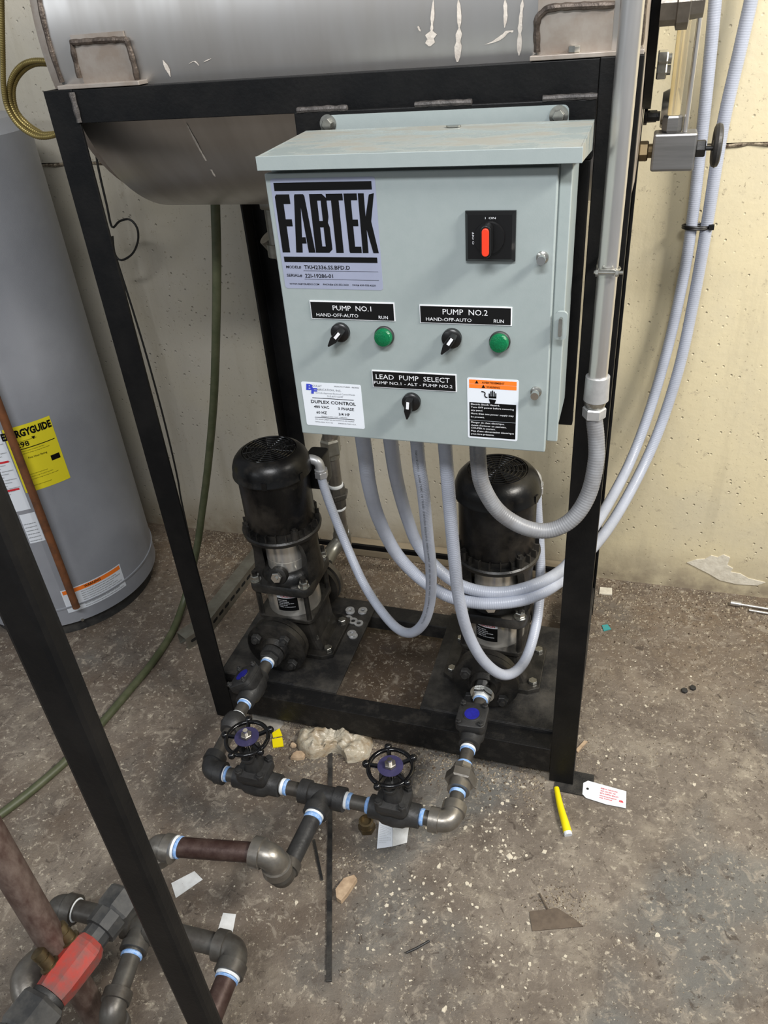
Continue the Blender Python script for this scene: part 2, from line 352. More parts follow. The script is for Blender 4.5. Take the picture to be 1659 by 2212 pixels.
tag(ob('timber_board', b, M['boardwood'], bevel=.003), 'long weathered board lying along the wall base behind the pumps', 'board')

# ================================================================== STAND
st = root('tank_stand', 'black painted steel stand carrying the stainless tank, pumps and control cabinet', 'stand', (0, 0, 0))
TW = .058
def post(x0, y0, h=1.567):
    t = .006; ox = x0 if x0 < .5 else x0+TW-t; fy = y0 if y0 < .3 else y0+TW-t; b = NB()
    sec = [(0, 0), (TW, 0), (TW, t), (t, t), (t, TW), (0, TW)]
    if x0 > .5: sec = [(TW-a, c) for a, c in sec]
    if y0 > .3: sec = [(a, TW-c) for a, c in sec]
    prism(b, sec, (x0, y0, .0042), (1, 0, 0), (0, 1, 0), (0, 0, 1), h-.0042); return ob('post', b, M['black'], st, bevel=.0012)
post(0, 0); post(.928, 0); post(0, .645); post(.928, .645)
b = NB(); prism(b, [(.001, 1.515), (.007, 1.515), (.007, 1.560), (.055, 1.560), (.055, 1.566), (.001, 1.566)], (.0585, 0, 0), (0, 1, 0), (0, 0, 1), (1, 0, 0), .869); ob('top_beam', b, M['black'], st, bevel=.001)
b = NB(); box(b, .0585, .9275, .646, .70, 1.515, 1.566); ob('top_beam', b, M['black'], st, bevel=.003)
for x in (.001, .929):
    b = NB(); box(b, x, x+.056, .0585, .6445, 1.52, 1.565); ob('top_beam', b, M['black'], st, bevel=.003)
b = NB(); prism(b, [(.001, .036), (.007, .036), (.007, .111), (.054, .111), (.054, .117), (.001, .117)], (.0585, 0, 0), (0, 1, 0), (0, 0, 1), (1, 0, 0), .869); ob('lower_rail', b, M['raildark'], st, bevel=.001)
for x in (.002, .930):
    b = NB(); box(b, x, x+.054, .0585, .6445, .05, .117); ob('side_rail', b, M['blackdirt'], st, bevel=.003)
b = NB(); box(b, .0585, .9275, .69, .70, .118, .134); ob('rear_rail', b, M['black'], st)
b = NB(); box(b, .057, .9295, .372, .43, .07, .117); ob('cross_rail', b, M['blackdirt'], st, bevel=.003)
for x0, x1 in ((.01, .355), (.586, .9275)):
    b = NB(); box(b, x0, x1, .055, .43, .1175, .125)
    box(b, x0, x1, .0515, .0545, .094, .125)
    ob('base_plate', b, M['blackdirt'], st, bevel=.0015)
# foot plates
for x, y in ((.955, -.012),):
    b = NB(); box(b, x-.012, x+.080, y-.012, y+.055, 0.0005, .004); ob('foot_plate', b, M['blackdirt'], st)
# weld beads on the stand
def bead(pts, r, m, parent, name='weld_bead', step=.004):
    P = smoothpath(pts, step); b = NB(); ph = random.random()*6
    tube(b, P, r, 8, rf=lambda t: r*(1+.10*math.sin(ph+t*len(P)*1.1)+random.uniform(-.05, .05)))
    return ob(name, b, m, parent, smooth=True)
bead([(.0585, -.001, 1.563), (.0585, -.001, 1.54), (.0585, -.001, 1.517)], .005, M['weldblack'], st)
for xa, xb in ((640, 748), (895, 1018), (1172, 1290)):
    a = Yp(xa, 236-(xa-640)*.05, -.02); c = Yp(xb, 236-(xb-640)*.05, -.02)
    bead([(a.x, -.016, 1.521), ((a.x+c.x)/2, -.016, 1.5215), (c.x, -.016, 1.521)], .0045, M['weldblack'], st)
# mounting bars for the cabinet
b = NB(); box(b, .468, .9275, -.018, -.0005, 1.44, 1.519); ob('cabinet_bar', b, M['black'], st, bevel=.002)
b = NB(); box(b, .85, .925, -.018, -.0005, 1.006, 1.4395); ob('cabinet_bar', b, M['black'], st, bevel=.002)
b = NB(); box(b, .52, .58, -.018, -.0005, 1.10, 1.4395); ob('cabinet_bar', b, M['black'], st, bevel=.002)

# ================================================================== TANK
TY, TZ, TR = .355, 1.644, .334
tk = root('feed_tank', 'large dull stainless steel cylindrical tank lying across the black stand', 'tank', (.5, TY, 1.62))
b = NB(); lathe(b, (.022, TY, TZ), (1, 0, 0), [(0, TR), (.959, TR)], 96); ob('shell', b, M['tank'], tk, smooth=True)
b = NB(); lathe(b, (.021, TY, TZ), (-1, 0, 0), [(0, TR-.022), (.012, TR-.020), (.036, TR-.024), (.044, TR-.04), (.055, TR-.12), (.062, .05)], 96); ob('end_head', b, M['tankpad'], tk, smooth=True, label='paler domed end head')
def tankp(px, py, lift=0.0):
    d = ray(px, py); R = TR+lift; oy, oz = CP.y-TY, CP.z-TZ
    A = d.y**2+d.z**2; B = 2*(oy*d.y+oz*d.z); C = oy**2+oz**2-R*R; t = (-B-math.sqrt(max(0, B*B-4*A*C)))/(2*A); return CP+d*t
def ang(p): return math.atan2(p.z-TZ, -(p.y-TY))   # 0 at the front, + up
def onT(x, a, lift=0.0): return Vector((x, TY-(TR+lift)*math.cos(a), TZ+(TR+lift)*math.sin(a)))
P = [onT(.024, a*math.pi/60-.2, .001) for a in range(0, 42)]
bead(P, .0045, M['weld'], tk, step=.01)
P = [onT(.978, a*math.pi/60-.2, .001) for a in range(0, 42)]
bead(P, .005, M['weld'], tk, step=.01)
# right end flange ring and head
b = NB(); lathe(b, (.9815, TY, TZ), (1, 0, 0), [(0, TR-.004), (.004, TR-.03), (.0045, .15)], 96); ob('right_head', b, M['tankpad'], tk, smooth=True)
b = NB(); lathe(b, (.9865, TY, TZ), (1, 0, 0), [(0, .17), (.0005, .185), (.014, .185), (.0145, .02)], 96); ob('end_flange', b, M['black'], tk, smooth=True, label='black end flange')
for px, py in ((1422, 128), (1422, 152)):
    p = Yp(px, py, .30); b = NB(); hexn(b, (1.0035, p.y, p.z), (1.020, p.y, p.z), .014); cyl(b, (1.0195, p.y, p.z), (1.026, p.y, p.z), .008, 10); ob('flange_bolt', b, M['zinc'], tk)
b = NB(); p = Yp(1455, 25, .15); lathe(b, (1.0, .15, p.z+.012), (1, 0, 0), [(0, .03), (.022, .03), (.024, .036), (.04, .036), (.042, .024), (.06, .022), (.062, .0)], 8); ob('side_plug', b, M['pipelight'], tk, label='steel plug fitting on the end')
# saddle pads with weld outlines
def pad(x0, x1, a1, beadpts, label):
    b = NB(); n = 10; m_ = 6; g = {}
    a0 = ang(Vector((0, .03, 1.5705)))
    a0 = math.asin((1.571-TZ)/TR)
    outer = [[onT(x0+(x1-x0)*i/m_, a0+(a1-a0)*k/n, .004) for i in range(m_+1)] for k in range(n+1)]
    V = [[b.verts.new(p) for p in r] for r in outer]; V2 = [[b.verts.new(onT(x0+(x1-x0)*i/m_, a0+(a1-a0)*k/n, .0005)) for i in range(m_+1)] for k in range(n+1)]
    for k in range(n):
        for i in range(m_): b.faces.new((V[k][i], V[k][i+1], V[k+1][i+1], V[k+1][i]))
    E = [(0, i) for i in range(m_)]+[(k, m_) for k in range(n)]+[(n, i) for i in range(m_, 0, -1)]+[(k, 0) for k in range(n, 0, -1)]
    for q in range(len(E)):
        a, c = E[q], E[(q+1) % len(E)]; b.faces.new((V[a[0]][a[1]], V2[a[0]][a[1]], V2[c[0]][c[1]], V[c[0]][c[1]]))
    ob('saddle_pad', b, M['tankpad'], tk, smooth=True, label=label)
    bead([tankp(px, py, .005) for px, py in beadpts], .0048, M['weld'], tk, name='pad_weld')
pad(.07, .172, .0, [(172, 168), (157, 100), (166, 92), (262, 86), (276, 96), (291, 145), (296, 172)], 'left saddle pad')
pad(.838, .94, .0, [(1160, 112), (1160, 48), (1172, 28), (1200, 16), (1328, 10)], 'right saddle pad')
# pad base ledges on the beam with bolts
for x0, x1 in ((.03, .19), (.83, .985)):
    b = NB(); box(b, x0, x1, .002, .06, 1.5672, 1.5735); ob('pad_ledge', b, M['tankpad'], tk, bevel=.001)
for px, py in ((212, 170), (1240, 106)):
    p = Zp(px, py, 1.578); b = NB(); hexn(b, (p.x, max(p.y, .012), 1.5737), (p.x, max(p.y, .012), 1.582), .009); ob('pad_bolt', b, M['zinc'], tk)
# mineral drips
def drip(path, w, name='mineral_drip'):
    P = smoothpath([tankp(x, y, .0012) for x, y in path], .006); b = NB(); n = len(P); L = []; R = []
    for i, p in enumerate(P):
        ww = w*(1+random.uniform(-.4, .4))*(1 if 0 < i < n-1 else .2)
        L.append(b.verts.new(p+Vector((-ww, 0, 0)))); R.append(b.verts.new(p+Vector((ww, 0, 0))))
    for i in range(n-1): b.faces.new((L[i], R[i], R[i+1], L[i+1]))
    flat(name, b, M['drip'], tk)
drip([(936, 0), (934, 40), (932, 72)], .0022); drip([(932, 66), (930, 84), (928, 100)], .007)
drip([(990, 0), (992, 35), (992, 62)], .003); drip([(992, 60), (990, 90), (988, 134)], .005)
drip([(1091, 0), (1092, 35), (1090, 60)], .003); drip([(1048, 96), (1072, 88), (1100, 66), (1106, 70)], .005)
drip([(1129, 0), (1124, 50), (1121, 120)], .0025); drip([(903, 56), (905, 62), (908, 68)], .0012)
drip([(352, 130), (362, 150), (368, 166)], .003); drip([(408, 138), (420, 132), (430, 142)], .0016); drip([(440, 134), (448, 130), (456, 126)], .002)
drip([(402, 266), (430, 320), (465, 382)], .0018)

# gauge assembly at the right end of the tank
ga = root('gauge_valve', 'square steel gauge-glass valve block with handwheel at the right end of the tank', 'valve', (1.045, .3, 1.39))
GY = .3
b = NB(); obox(b, (1.047, GY+.02, 1.394), (1, 0, 0), (0, 1, 0), (0, 0, 1), .0365, .025, .031); ob('valve_block', b, M['steel'], ga, bevel=.004)
b = NB(); hexn(b, (.988, GY+.02, 1.394), (1.004, GY+.02, 1.394), .017); cyl(b, (1.004, GY+.02, 1.394), (1.0105, GY+.02, 1.394), .012, 16); ob('nipple', b, M['brass'], ga, label='brass nipple')
b = NB(); hexn(b, (1.0835, GY+.02, 1.396), (1.100, GY+.02, 1.396), .015, 0); cyl(b, (1.100, GY+.02, 1.396), (1.112, GY+.02, 1.396), .004, 10); ob('stem', b, M['forge'], ga)
b = NB(); torus(b, (1.118, GY+.02, 1.400), (1, 0, 0), .029, .0072, 28); cyl(b, (1.112, GY+.02, 1.400), (1.122, GY+.02, 1.400), .009, 14)
for k in range(5):
    a = k*2*math.pi/5; cyl(b, (1.118, GY+.02, 1.4), (1.118, GY+.02+.03*math.cos(a), 1.4+.03*math.sin(a)), .004, 8)
ob('handwheel', b, M['forge'], ga, smooth=True)
b = NB(); hexn(b, (1.040, GY+.012, 1.4255), (1.040, GY+.012, 1.452), .0175, .5); ob('gland_nut', b, M['steel'], ga)
sg = root('sight_glass', 'amber tinted upright gauge glass tube right of the tank', 'gauge glass', (1.040, GY+.012, 1.4525))
b = NB(); cyl(b, (1.040, GY+.012, 1.4525), (1.040, GY+.012, 1.80), .0105, 20); ob('glass_tube', b, M['gasglass'], sg, smooth=True)
b = NB(); cyl(b, (1.062, GY+.008, 1.4255), (1.062, GY+.008, 1.80), .0042, 12); ob('guard_rod', b, M['alu'], sg, smooth=True)
tg = root('side_gauge', 'round steel dial gauge seen edge-on beside the tank end', 'gauge', (1.0, .36, 1.45))
b = NB(); lathe(b, (.99, .36, 1.445), (1, 0, 0), [(0, .014), (.006, .014), (.0065, .010), (.022, .010), (.0225, .008), (.028, .008)], 8); ob('nipple', b, M['forge'], tg)
b = NB(); lathe(b, (1.019, .36, 1.455), (1, 0, 0), [(0, .028), (.006, .031), (.012, .034), (.018, .035), (.0185, .032)], 36); ob('dial_case', b, M['zinc'], tg, smooth=True)

# ================================================================== CONTROL CABINET
DY = -.2185
cb = root('control_cabinet', 'grey-green pump control cabinet with hooded top, switches and stickers hung on the stand', 'control panel', (.70, -.12, 1.06))
X0, X1, Z0, Z1 = .4985, .900, 1.061, 1.4665
b = NB()
prism(b, [(0, 0), (X1-X0, 0), (X1-X0, Z1-Z0), (0, Z1-Z0)], (X0, DY, Z0), (1, 0, 0), (0, 0, 1), (0, 1, 0), .012)
ob('door', b, M['panel'], cb, bevel=.002)
b = NB(); box(b, .503, .912, -.204, -.050, 1.074, 1.4745); box(b, .9005, .9165, -.2055, -.198, 1.074, 1.474)
ob('enclosure', b, M['panel'], cb, bevel=.0015)
b = NB()   # hood: sloping top with front lip and side cheeks
HX0, HX1 = .499, .929
prism(b, [(-.236, 1.474), (-.2335, 1.474), (-.2335, 1.4885), (-.05, 1.4945), (-.05, 1.4965), (-.236, 1.4905)], (HX0, 0, 0), (0, 1, 0), (0, 0, 1), (1, 0, 0), HX1-HX0)
for xx in (HX0, HX1-.002):
    prism(b, [(-.2365, 1.4735), (-.19, 1.470), (-.05, 1.458), (-.05, 1.4965), (-.2365, 1.491)], (xx, 0, 0), (0, 1, 0), (0, 0, 1), (1, 0, 0), .002)
ob('hood', b, M['panelhood'], cb)
b = NB(); box(b, HX0-.0005, HX1+.0005, -.2375, -.2362, 1.4735, 1.4915); ob('hood_lip', b, M['panel'], cb, bevel=.0005)
b = NB(); prism(b, rrect(.378, .05, .008, 4, .702, 1.488), (0, -.0185, 0), (1, 0, 0), (0, 0, 1), (0, -1, 0), .003); ob('mounting_flange', b, M['panel'], cb)
def washer_bolt(x, y, z, ax, r, m, parent, name='flange_bolt'):
    b = NB(); a = Vector(ax); p = Vector((x, y, z)); lathe(b, p, a, [(0, r*1.0), (.0015, r*1.0), (.0016, r*.0)], 24); hexn(b, p+a*.0018, p+a*.009, r*.62); return ob(name, b, m, parent)
for px, py in ((708, 268), (1207, 250)):
    p = Yp(px, py, -.024); washer_bolt(p.x, -.022, p.z, (0, -1, 0), .0135, M['zinc'], cb)
b = NB(); prism(b, blob(0, 0, .011, .006, 16, 0), (Zp(970, 281, 1.4965).x, -.07, 1.4966), (1, 0, 0), (0, 1, 0), (0, 0, 1), .002); ob('washer', b, M['zinc'], cb)
def D(px, py, off=0.0): return Yp(px, py, DY-off)     # a point on the door face
fnD = lambda off: (lambda u, v: Vector((u, DY-off, v)))
def sticker(name, mat_, TL, TRp, BL, r=.004, off=.0004, grow=0, label=None):
    a, c, d = D(*TL), D(*TRp), D(*BL); w = c.x-a.x; h = a.z-d.z; b = NB()
    prism(b, rrect(w+grow, h+grow, r, 4, (a.x+c.x)/2, (a.z+d.z)/2), (0, DY, 0), (1, 0, 0), (0, 0, 1), (0, -1, 0), off)
    return ob(name, b, mat_, cb, label=label), a.x, c.x, d.z, a.z
# brand plate ------------------------------------------------
bp_, a, c, z0, z1 = sticker('brand_plate', M['plate'], (583, 386), (810, 383), (608, 622), label='lavender maker plate')
w = c-a; h = z1-z0; f = fnD(.0007)
U = lambda t: a+w*t
V = lambda t: z0+h*t
b = NB()
def R4(b, u0, u1, v0, v1): poly(b, [(U(u0), V(v0)), (U(u1), V(v0)), (U(u1), V(v1)), (U(u0), V(v1))], f)
R4(b, .03, .965, .895, .965); R4(b, .03, .965, .255, .305)
lt, lb = .865, .345; H = lt-lb
def G(b, pts, u0, u1): poly(b, [(U(u0+(u1-u0)*p[0]), V(lb+H*p[1])) for p in pts], f)
# heavy condensed capitals
G(b, [(0, 0), (.52, 0), (.52, 1), (.1, 1), (0, .96)], .025, .175); G(b, [(.52, .84), (.97, .84), (.97, 1), (.52, 1)], .025, .175); G(b, [(.52, .46), (.93, .46), (.93, .58), (.52, .58)], .025, .175)
G(b, [(0, 0), (.34, 0), (.53, .78), (.53, 1), (.30, 1), (.26, .97)], .165, .36); G(b, [(.53, 1), (.53, .78), (.66, 0), (1, 0), (.78, .97), (.72, 1)], .165, .36); G(b, [(.38, .16), (.60, .16), (.585, .27), (.41, .27)], .165, .36)
G(b, [(0, 0), (.42, 0), (.42, 1), (0, 1)], .365, .535); G(b, [(.42, 0), (.8, 0), (1, .06), (.98, .44), (.62, .44), (.62, .11), (.42, .11)], .365, .535); G(b, [(.42, .55), (.62, .55), (.62, .89), (.42, .89)][::-1] and [(.42, .89), (.62, .89), (.62, .55), (.9, .52), (.97, .62), (.95, .93), (.72, 1), (.42, 1)], .365, .535); G(b, [(.42, .44), (.98, .44), (.9, .52), (.62, .55), (.42, .55)], .365, .535)
G(b, [(.28, 0), (.74, 0), (.74, .89), (.28, .89)], .525, .685); G(b, [(0, .89), (1, .89), (1, 1), (0, 1)], .525, .685)
G(b, [(.05, .03), (.1, 0), (.52, 0), (.52, 1), (0, 1)], .695, .82); G(b, [(.52, 0), (1, 0), (1, .11), (.52, .11)], .695, .82); G(b, [(.52, .46), (.92, .46), (.92, .57), (.52, .57)], .695, .82); G(b, [(.52, .89), (1, .89), (1, 1), (.52, 1)], .695, .82)
G(b, [(0, 0), (.36, 0), (.36, 1), (0, 1)], .83, .985); G(b, [(.36, .40), (.66, 0), (1, 0), (.68, .54), (.97, 1), (.66, .98), (.36, .62)], .83, .985)
text(b, 'MODEL#', f, U(.04), U(.195), V(.195), h*.026, .012); text(b, 'TKH2336.SS.BFD.D', f, U(.225), U(.69), V(.190), h*.036, .012)
text(b, 'SERIAL#', f, U(.035), U(.195), V(.115), h*.026, .012); text(b, '22I-19286-01', f, U(.225), U(.51), V(.108), h*.036, .012)
R4(b, .215, .965, .172, .175); R4(b, .215, .965, .092, .095)
text(b, 'WWW.FABTEKAERO.COM', f, U(.05), U(.36), V(.037), h*.016, .012); text(b, 'PHONE# 630-552-3622', f, U(.40), U(.66), V(.037), h*.016, .012); text(b, 'FAX# 630-552-6220', f, U(.70), U(.93), V(.037), h*.016, .012)
flat('lettering', b, M['print'], bp_)
# engraved legend plates ---------------------------------------
def legend(TL, TRp, BL, lines, label):
    a, c, d = D(*TL), D(*TRp), D(*BL); b = NB(); box(b, a.x-.0012, c.x+.0016, DY-.0012, DY, d.z-.0012, a.z+.0016); e = ob('legend_plate', b, M['whiteprint'], cb, label=label)
    b = NB(); box(b, a.x, c.x, DY-.0017, DY-.0012, d.z, a.z); ob('black_face', b, M['engr'], e)
    b = NB()
    for s, p0, p1, hh in lines:
        q0, q1 = D(*p0), D(*p1); text(b, s, fnD(.0019), q0.x, q1.x, (q0.z+q1.z)/2, hh)
    flat('lettering', b, M['whiteprint'], e)
legend((671, 651), (850, 658), (674, 686), [('PUMP  NO.1', (720, 669), (803, 672), .0075), ('HAND-OFF-AUTO', (685, 682), (775, 685), .0050), ('RUN', (819, 688), (839, 689), .0050)], 'black engraved plate reading PUMP NO.1')
legend((908, 660), (1104, 666), (910, 695), [('PUMP  NO.2', (957, 678), (1054, 681), .0080), ('HAND-OFF-AUTO', (921, 691), (1019, 695), .0050), ('RUN', (1067, 696), (1089, 697), .0050)], 'black engraved plate reading PUMP NO.2')
legend((805, 801), (984, 810), (808, 834), [('LEAD  PUMP  SELECT', (813, 818), (972, 825), .0078), ('PUMP NO.1 - ALT - PUMP NO.2', (809, 829), (978, 836), .0048)], 'black engraved plate reading LEAD PUMP SELECT')
# maker sticker
s2, a, c, z0, z1 = sticker('rating_label', M['white'], (650, 824), (779, 830), (660, 917), r=.003, label='white rating sticker')
w = c-a; h = z1-z0; U = lambda t: a+w*t
V = lambda t: z0+h*t
f = fnD(.0007)
b = NB()
def R4(b, u0, u1, v0, v1): poly(b, [(U(u0), V(v0)), (U(u1), V(v0)), (U(u1), V(v1)), (U(u0), V(v1))], f)
R4(b, .16, .86, .645, .658); text(b, 'DUPLEX CONTROL', f, U(.13), U(.89), V(.53), h*.07, .02)
text(b, '480 VAC', f, U(.17), U(.43), V(.42), h*.06, .015); text(b, '3 PHASE', f, U(.58), U(.85), V(.41), h*.06, .015)
text(b, '60 HZ', f, U(.20), U(.38), V(.29), h*.06, .015); text(b, '3/4 HP', f, U(.58), U(.77), V(.28), h*.06, .015)
R4(b, .16, .84, .195, .207); text(b, 'MANUFACTURED PLANT 1 TORONTO', f, U(.28), U(.72), V(.222), h*.022); text(b, 'MAIN CIRCUIT CURRENT 600V MAX SYMMETRICAL AMPS MAXIMUM', f, U(.16), U(.83), V(.145), h*.022); text(b, 'TOTAL MAX F.L.A. 4.2', f, U(.15), U(.46), V(.08), h*.024); text(b, 'MADE IN THE U.S.A.', f, U(.56), U(.86), V(.08), h*.024)
text(b, 'MANUFACTURED - 06/20/22', f, U(.56), U(.97), V(.925), h*.026)
flat('lettering', b, M['print'], s2)
b = NB(); text(b, 'OULAY', f, U(.19), U(.35), V(.905), h*.045); text(b, 'ABRICATION, INC.', f, U(.25), U(.67), V(.825), h*.045); text(b, 'UL/CUL Approved Electrical Control Panels', f, U(.23), U(.89), V(.755), h*.035); text(b, '315-677-5247', f, U(.42), U(.69), V(.69), h*.038)
flat('lettering', b, M['greyprint'], s2)
b = NB(); text(b, 'B', f, U(.075), U(.195), V(.83), h*.125, .05, .15); f = fnD(.0010); text(b, 'F', f, U(.155), U(.255), V(.755), h*.115, .05, .15); flat('emblem', b, M['blueprint'], s2)
# hazard sticker
s3, a, c, z0, z1 = sticker('hazard_label', M['white'], (1009, 815), (1121, 820), (1011, 945), r=.003, label='orange, white and black shock warning sticker')
w = c-a; h = z1-z0; f = fnD(.0006); f2 = fnD(.0009)
def rect(b, u0, u1, v0, v1, f): poly(b, [(U(u0), V(v0)), (U(u1), V(v0)), (U(u1), V(v1)), (U(u0), V(v1))], f)
b = NB(); rect(b, .04, .96, .905, .972, f); rect(b, .04, .96, .838, .902, f); flat('orange_band', b, M['orangeprint'], s3)
b = NB(); rect(b, .04, .96, .31, .605, f); rect(b, .04, .96, .03, .305, f)
text(b, 'AVERTISSEMENT', f2, U(.29), U(.73), V(.92), h*.03, .015); text(b, 'WARNING', f2, U(.38), U(.64), V(.853), h*.03, .015)
for uu, vv in ((.19, .915), (.32, .85)): poly(b, [(U(uu-.035), V(vv)), (U(uu+.035), V(vv)), (U(uu), V(vv+.05))], f2)
# hand and arm with lightning gap
for k, (uu, top) in enumerate(((.435, .765), (.468, .80), (.50, .815), (.532, .80), (.563, .775))): rect(b, uu-.012, uu+.012, .70, top, f2)
rect(b, .423, .575, .69, .72, f2); poly(b, [(U(.43), V(.675)), (U(.57), V(.668)), (U(.56), V(.645)), (U(.54), V(.60)), (U(.455), V(.60)), (U(.435), V(.65))], f2)
for (x0_, y0_), (x1_, y1_) in zip([(.28, .79), (.33, .785), (.355, .765), (.345, .73), (.36, .70)], [(.33, .785), (.355, .765), (.345, .73), (.36, .70), (.40, .70)]):
    dx, dy = x1_-x0_, y1_-y0_; q = math.hypot(dx*w, dy*h); nx, ny = -dy*h/q*.0009/w, dx*w/q*.0009/h
    poly(b, [(U(x0_-nx), V(y0_-ny)), (U(x1_-nx), V(y1_-ny)), (U(x1_+nx), V(y1_+ny)), (U(x0_+nx), V(y0_+ny))], f2)
flat('black_field', b, M['print'], s3)
b = NB()
for s, v, e in (('Electric Shock Hazard.', .565, .64), ('Turn OFF power before removing', .515, .92), ('any panel.', .465, .31), ('More than one power supply may', .41, .92), ('be present.', .355, .34), ('Danger de choc électrique.', .262, .74), ("Avant d'enlever un panneau,", .212, .78), ('COUPER le courant.', .165, .56), ("Plus d'une alimentation électrique", .115, .93), ('peut être présente.', .065, .54)):
    text(b, s, f2, U(.07), U(e), V(v), h*.026, .012)
flat('lettering', b, M['whiteprint'], s3)
# rotary disconnect
sw = D(1060, 508); a, c, d = D(1004, 452), D(1118, 454), D(1006, 564)
swx, swz = (a.x+c.x)/2, (a.z+d.z)/2; hw, hh = (c.x-a.x)/2*.965, (a.z-d.z)/2*.96
b = NB()
rings(b, [[Vector((swx+sx*k, DY-y, swz+sz*l)) for sx, sz in ((-1, -1), (1, -1), (1, 1), (-1, 1))] for k, l, y in ((hw, hh, 0), (hw, hh, .004), (hw*.88, hh*.88, .009))]); dsc = ob('disconnect_switch', b, M['plastic'], cb, label='square black rotary disconnect')
b = NB(); lathe(b, (swx, DY-.009, swz), (0, -1, 0), [(0, hw*.62), (.005, hw*.60), (.006, 0)], 32); ob('dial', b, M['plastic'], dsc, smooth=True)
def capsule(w, h, n=8):
    r = w/2; return [(r*math.cos(math.pi*k/n), h/2-r+r*math.sin(math.pi*k/n)) for k in range(n+1)]+[(-r*math.cos(math.pi*k/n), -h/2+r-r*math.sin(math.pi*k/n)) for k in range(n+1)]
b = NB(); prism(b, capsule(hw*.42, hh*1.28), (swx-.001, DY-.015, swz), (1, 0, 0), (0, 0, 1), (0, -1, 0), .018); ob('handle', b, M['plastic'], dsc, bevel=.0012)
b = NB(); prism(b, capsule(hw*.28, hh*1.1), (swx-.001, DY-.033, swz), (1, 0, 0), (0, 0, 1), (0, -1, 0), .003); ob('handle_inlay', b, M['red'], dsc, bevel=.001, label='red handle inlay')
b = NB(); text(b, 'I  ON', fnD(.0092), swx-.006, swx+.008, swz+hh*.72, .0026)
text(b, 'O OFF', lambda u, v: Vector((swx-hw*.62-(v), DY-.0092, swz+u)), -.009, .007, 0, .0026)
text(b, 'RESET', lambda u, v: Vector((swx-hw*.62-(v), DY-.0092, swz+u)), -.007, .005, -.0042, .0022); flat('lettering', b, M['whiteprint'], dsc)
# selector knobs
def selector(px, py, ang_, label):
    p = D(px, py); b = NB(); lathe(b, (p.x, DY, p.z), (0, -1, 0), [(0, .0145), (.007, .0145), (.009, .012), (.010, .0)], 28); k = ob('selector_switch', b, M['plastic'], cb, smooth=True, label=label)
    dx, dz = math.sin(ang_), -math.cos(ang_); u = Vector((dx, 0, dz)); v = Vector((dz, 0, -dx))
    b = NB(); prism(b, [(-.0115, -.0048), (.006, -.0056), (.0195, -.0012), (.0195, .0012), (.006, .0056), (-.0115, .0048)], (p.x, DY-.010, p.z), u, v, (0, -1, 0), .017); ob('lever', b, M['plastic'], k, bevel=.001)
    b = NB(); prism(b, [(-.0105, -.0022), (.001, -.0022), (.001, .0022), (-.0105, .0022)], (p.x, DY-.0272, p.z), u, v, (0, -1, 0), .0006); ob('pointer_mark', b, M['whiteprint'], k)
selector(737, 716, -.75, 'black selector under the PUMP NO.1 plate'); selector(977, 729, -.6, 'black selector under the PUMP NO.2 plate'); selector(890, 866, -.12, 'black selector under the LEAD PUMP SELECT plate')
for px, py in ((831, 725), (1080, 737)):
    p = D(px, py); b = NB(); lathe(b, (p.x, DY, p.z), (0, -1, 0), [(0, .0152), (.004, .0152), (.005, .0140)], 32); k = ob('pilot_light', b, M['forge'], cb, smooth=True)
    b = NB(); lathe(b, (p.x, DY-.004, p.z), (0, -1, 0), [(0, .0138), (.006, .0138), (.009, .012), (.0105, .006), (.011, 0)], 40); ob('green_lens', b, M['greenlens'], k, smooth=False)
# door latch screws
for px, py in ((1172, 556), (1158, 846)):
    p = D(px, py); b = NB(); lathe(b, (p.x, DY, p.z), (0, -1, 0), [(0, .0085), (.002, .0080), (.004, .004), (.0041, .0035), (.008, .0035)], 20); k = ob('door_screw', b, M['zinc'], cb, smooth=True)
    b = NB(); cyl(b, (p.x, DY-.008, p.z), (p.x, DY-.017, p.z), .0058, 16); ob('screw_head', b, M['chrome'], k)
# hasp on the door edge
p = D(1210, 703); b = NB(); prism(b, rrect(.017, .040, .006, 4, p.x+.001, p.z), (0, DY+.003, 0), (1, 0, 0), (0, 0, 1), (0, -1, 0), .005); hs = ob('hasp', b, M['panel'], cb)
b = NB(); prism(b, capsule(.005, .026), (p.x+.001, DY-.003, p.z), (1, 0, 0), (0, 0, 1), (0, -1, 0), .007); ob('staple', b, M['zinc'], hs)

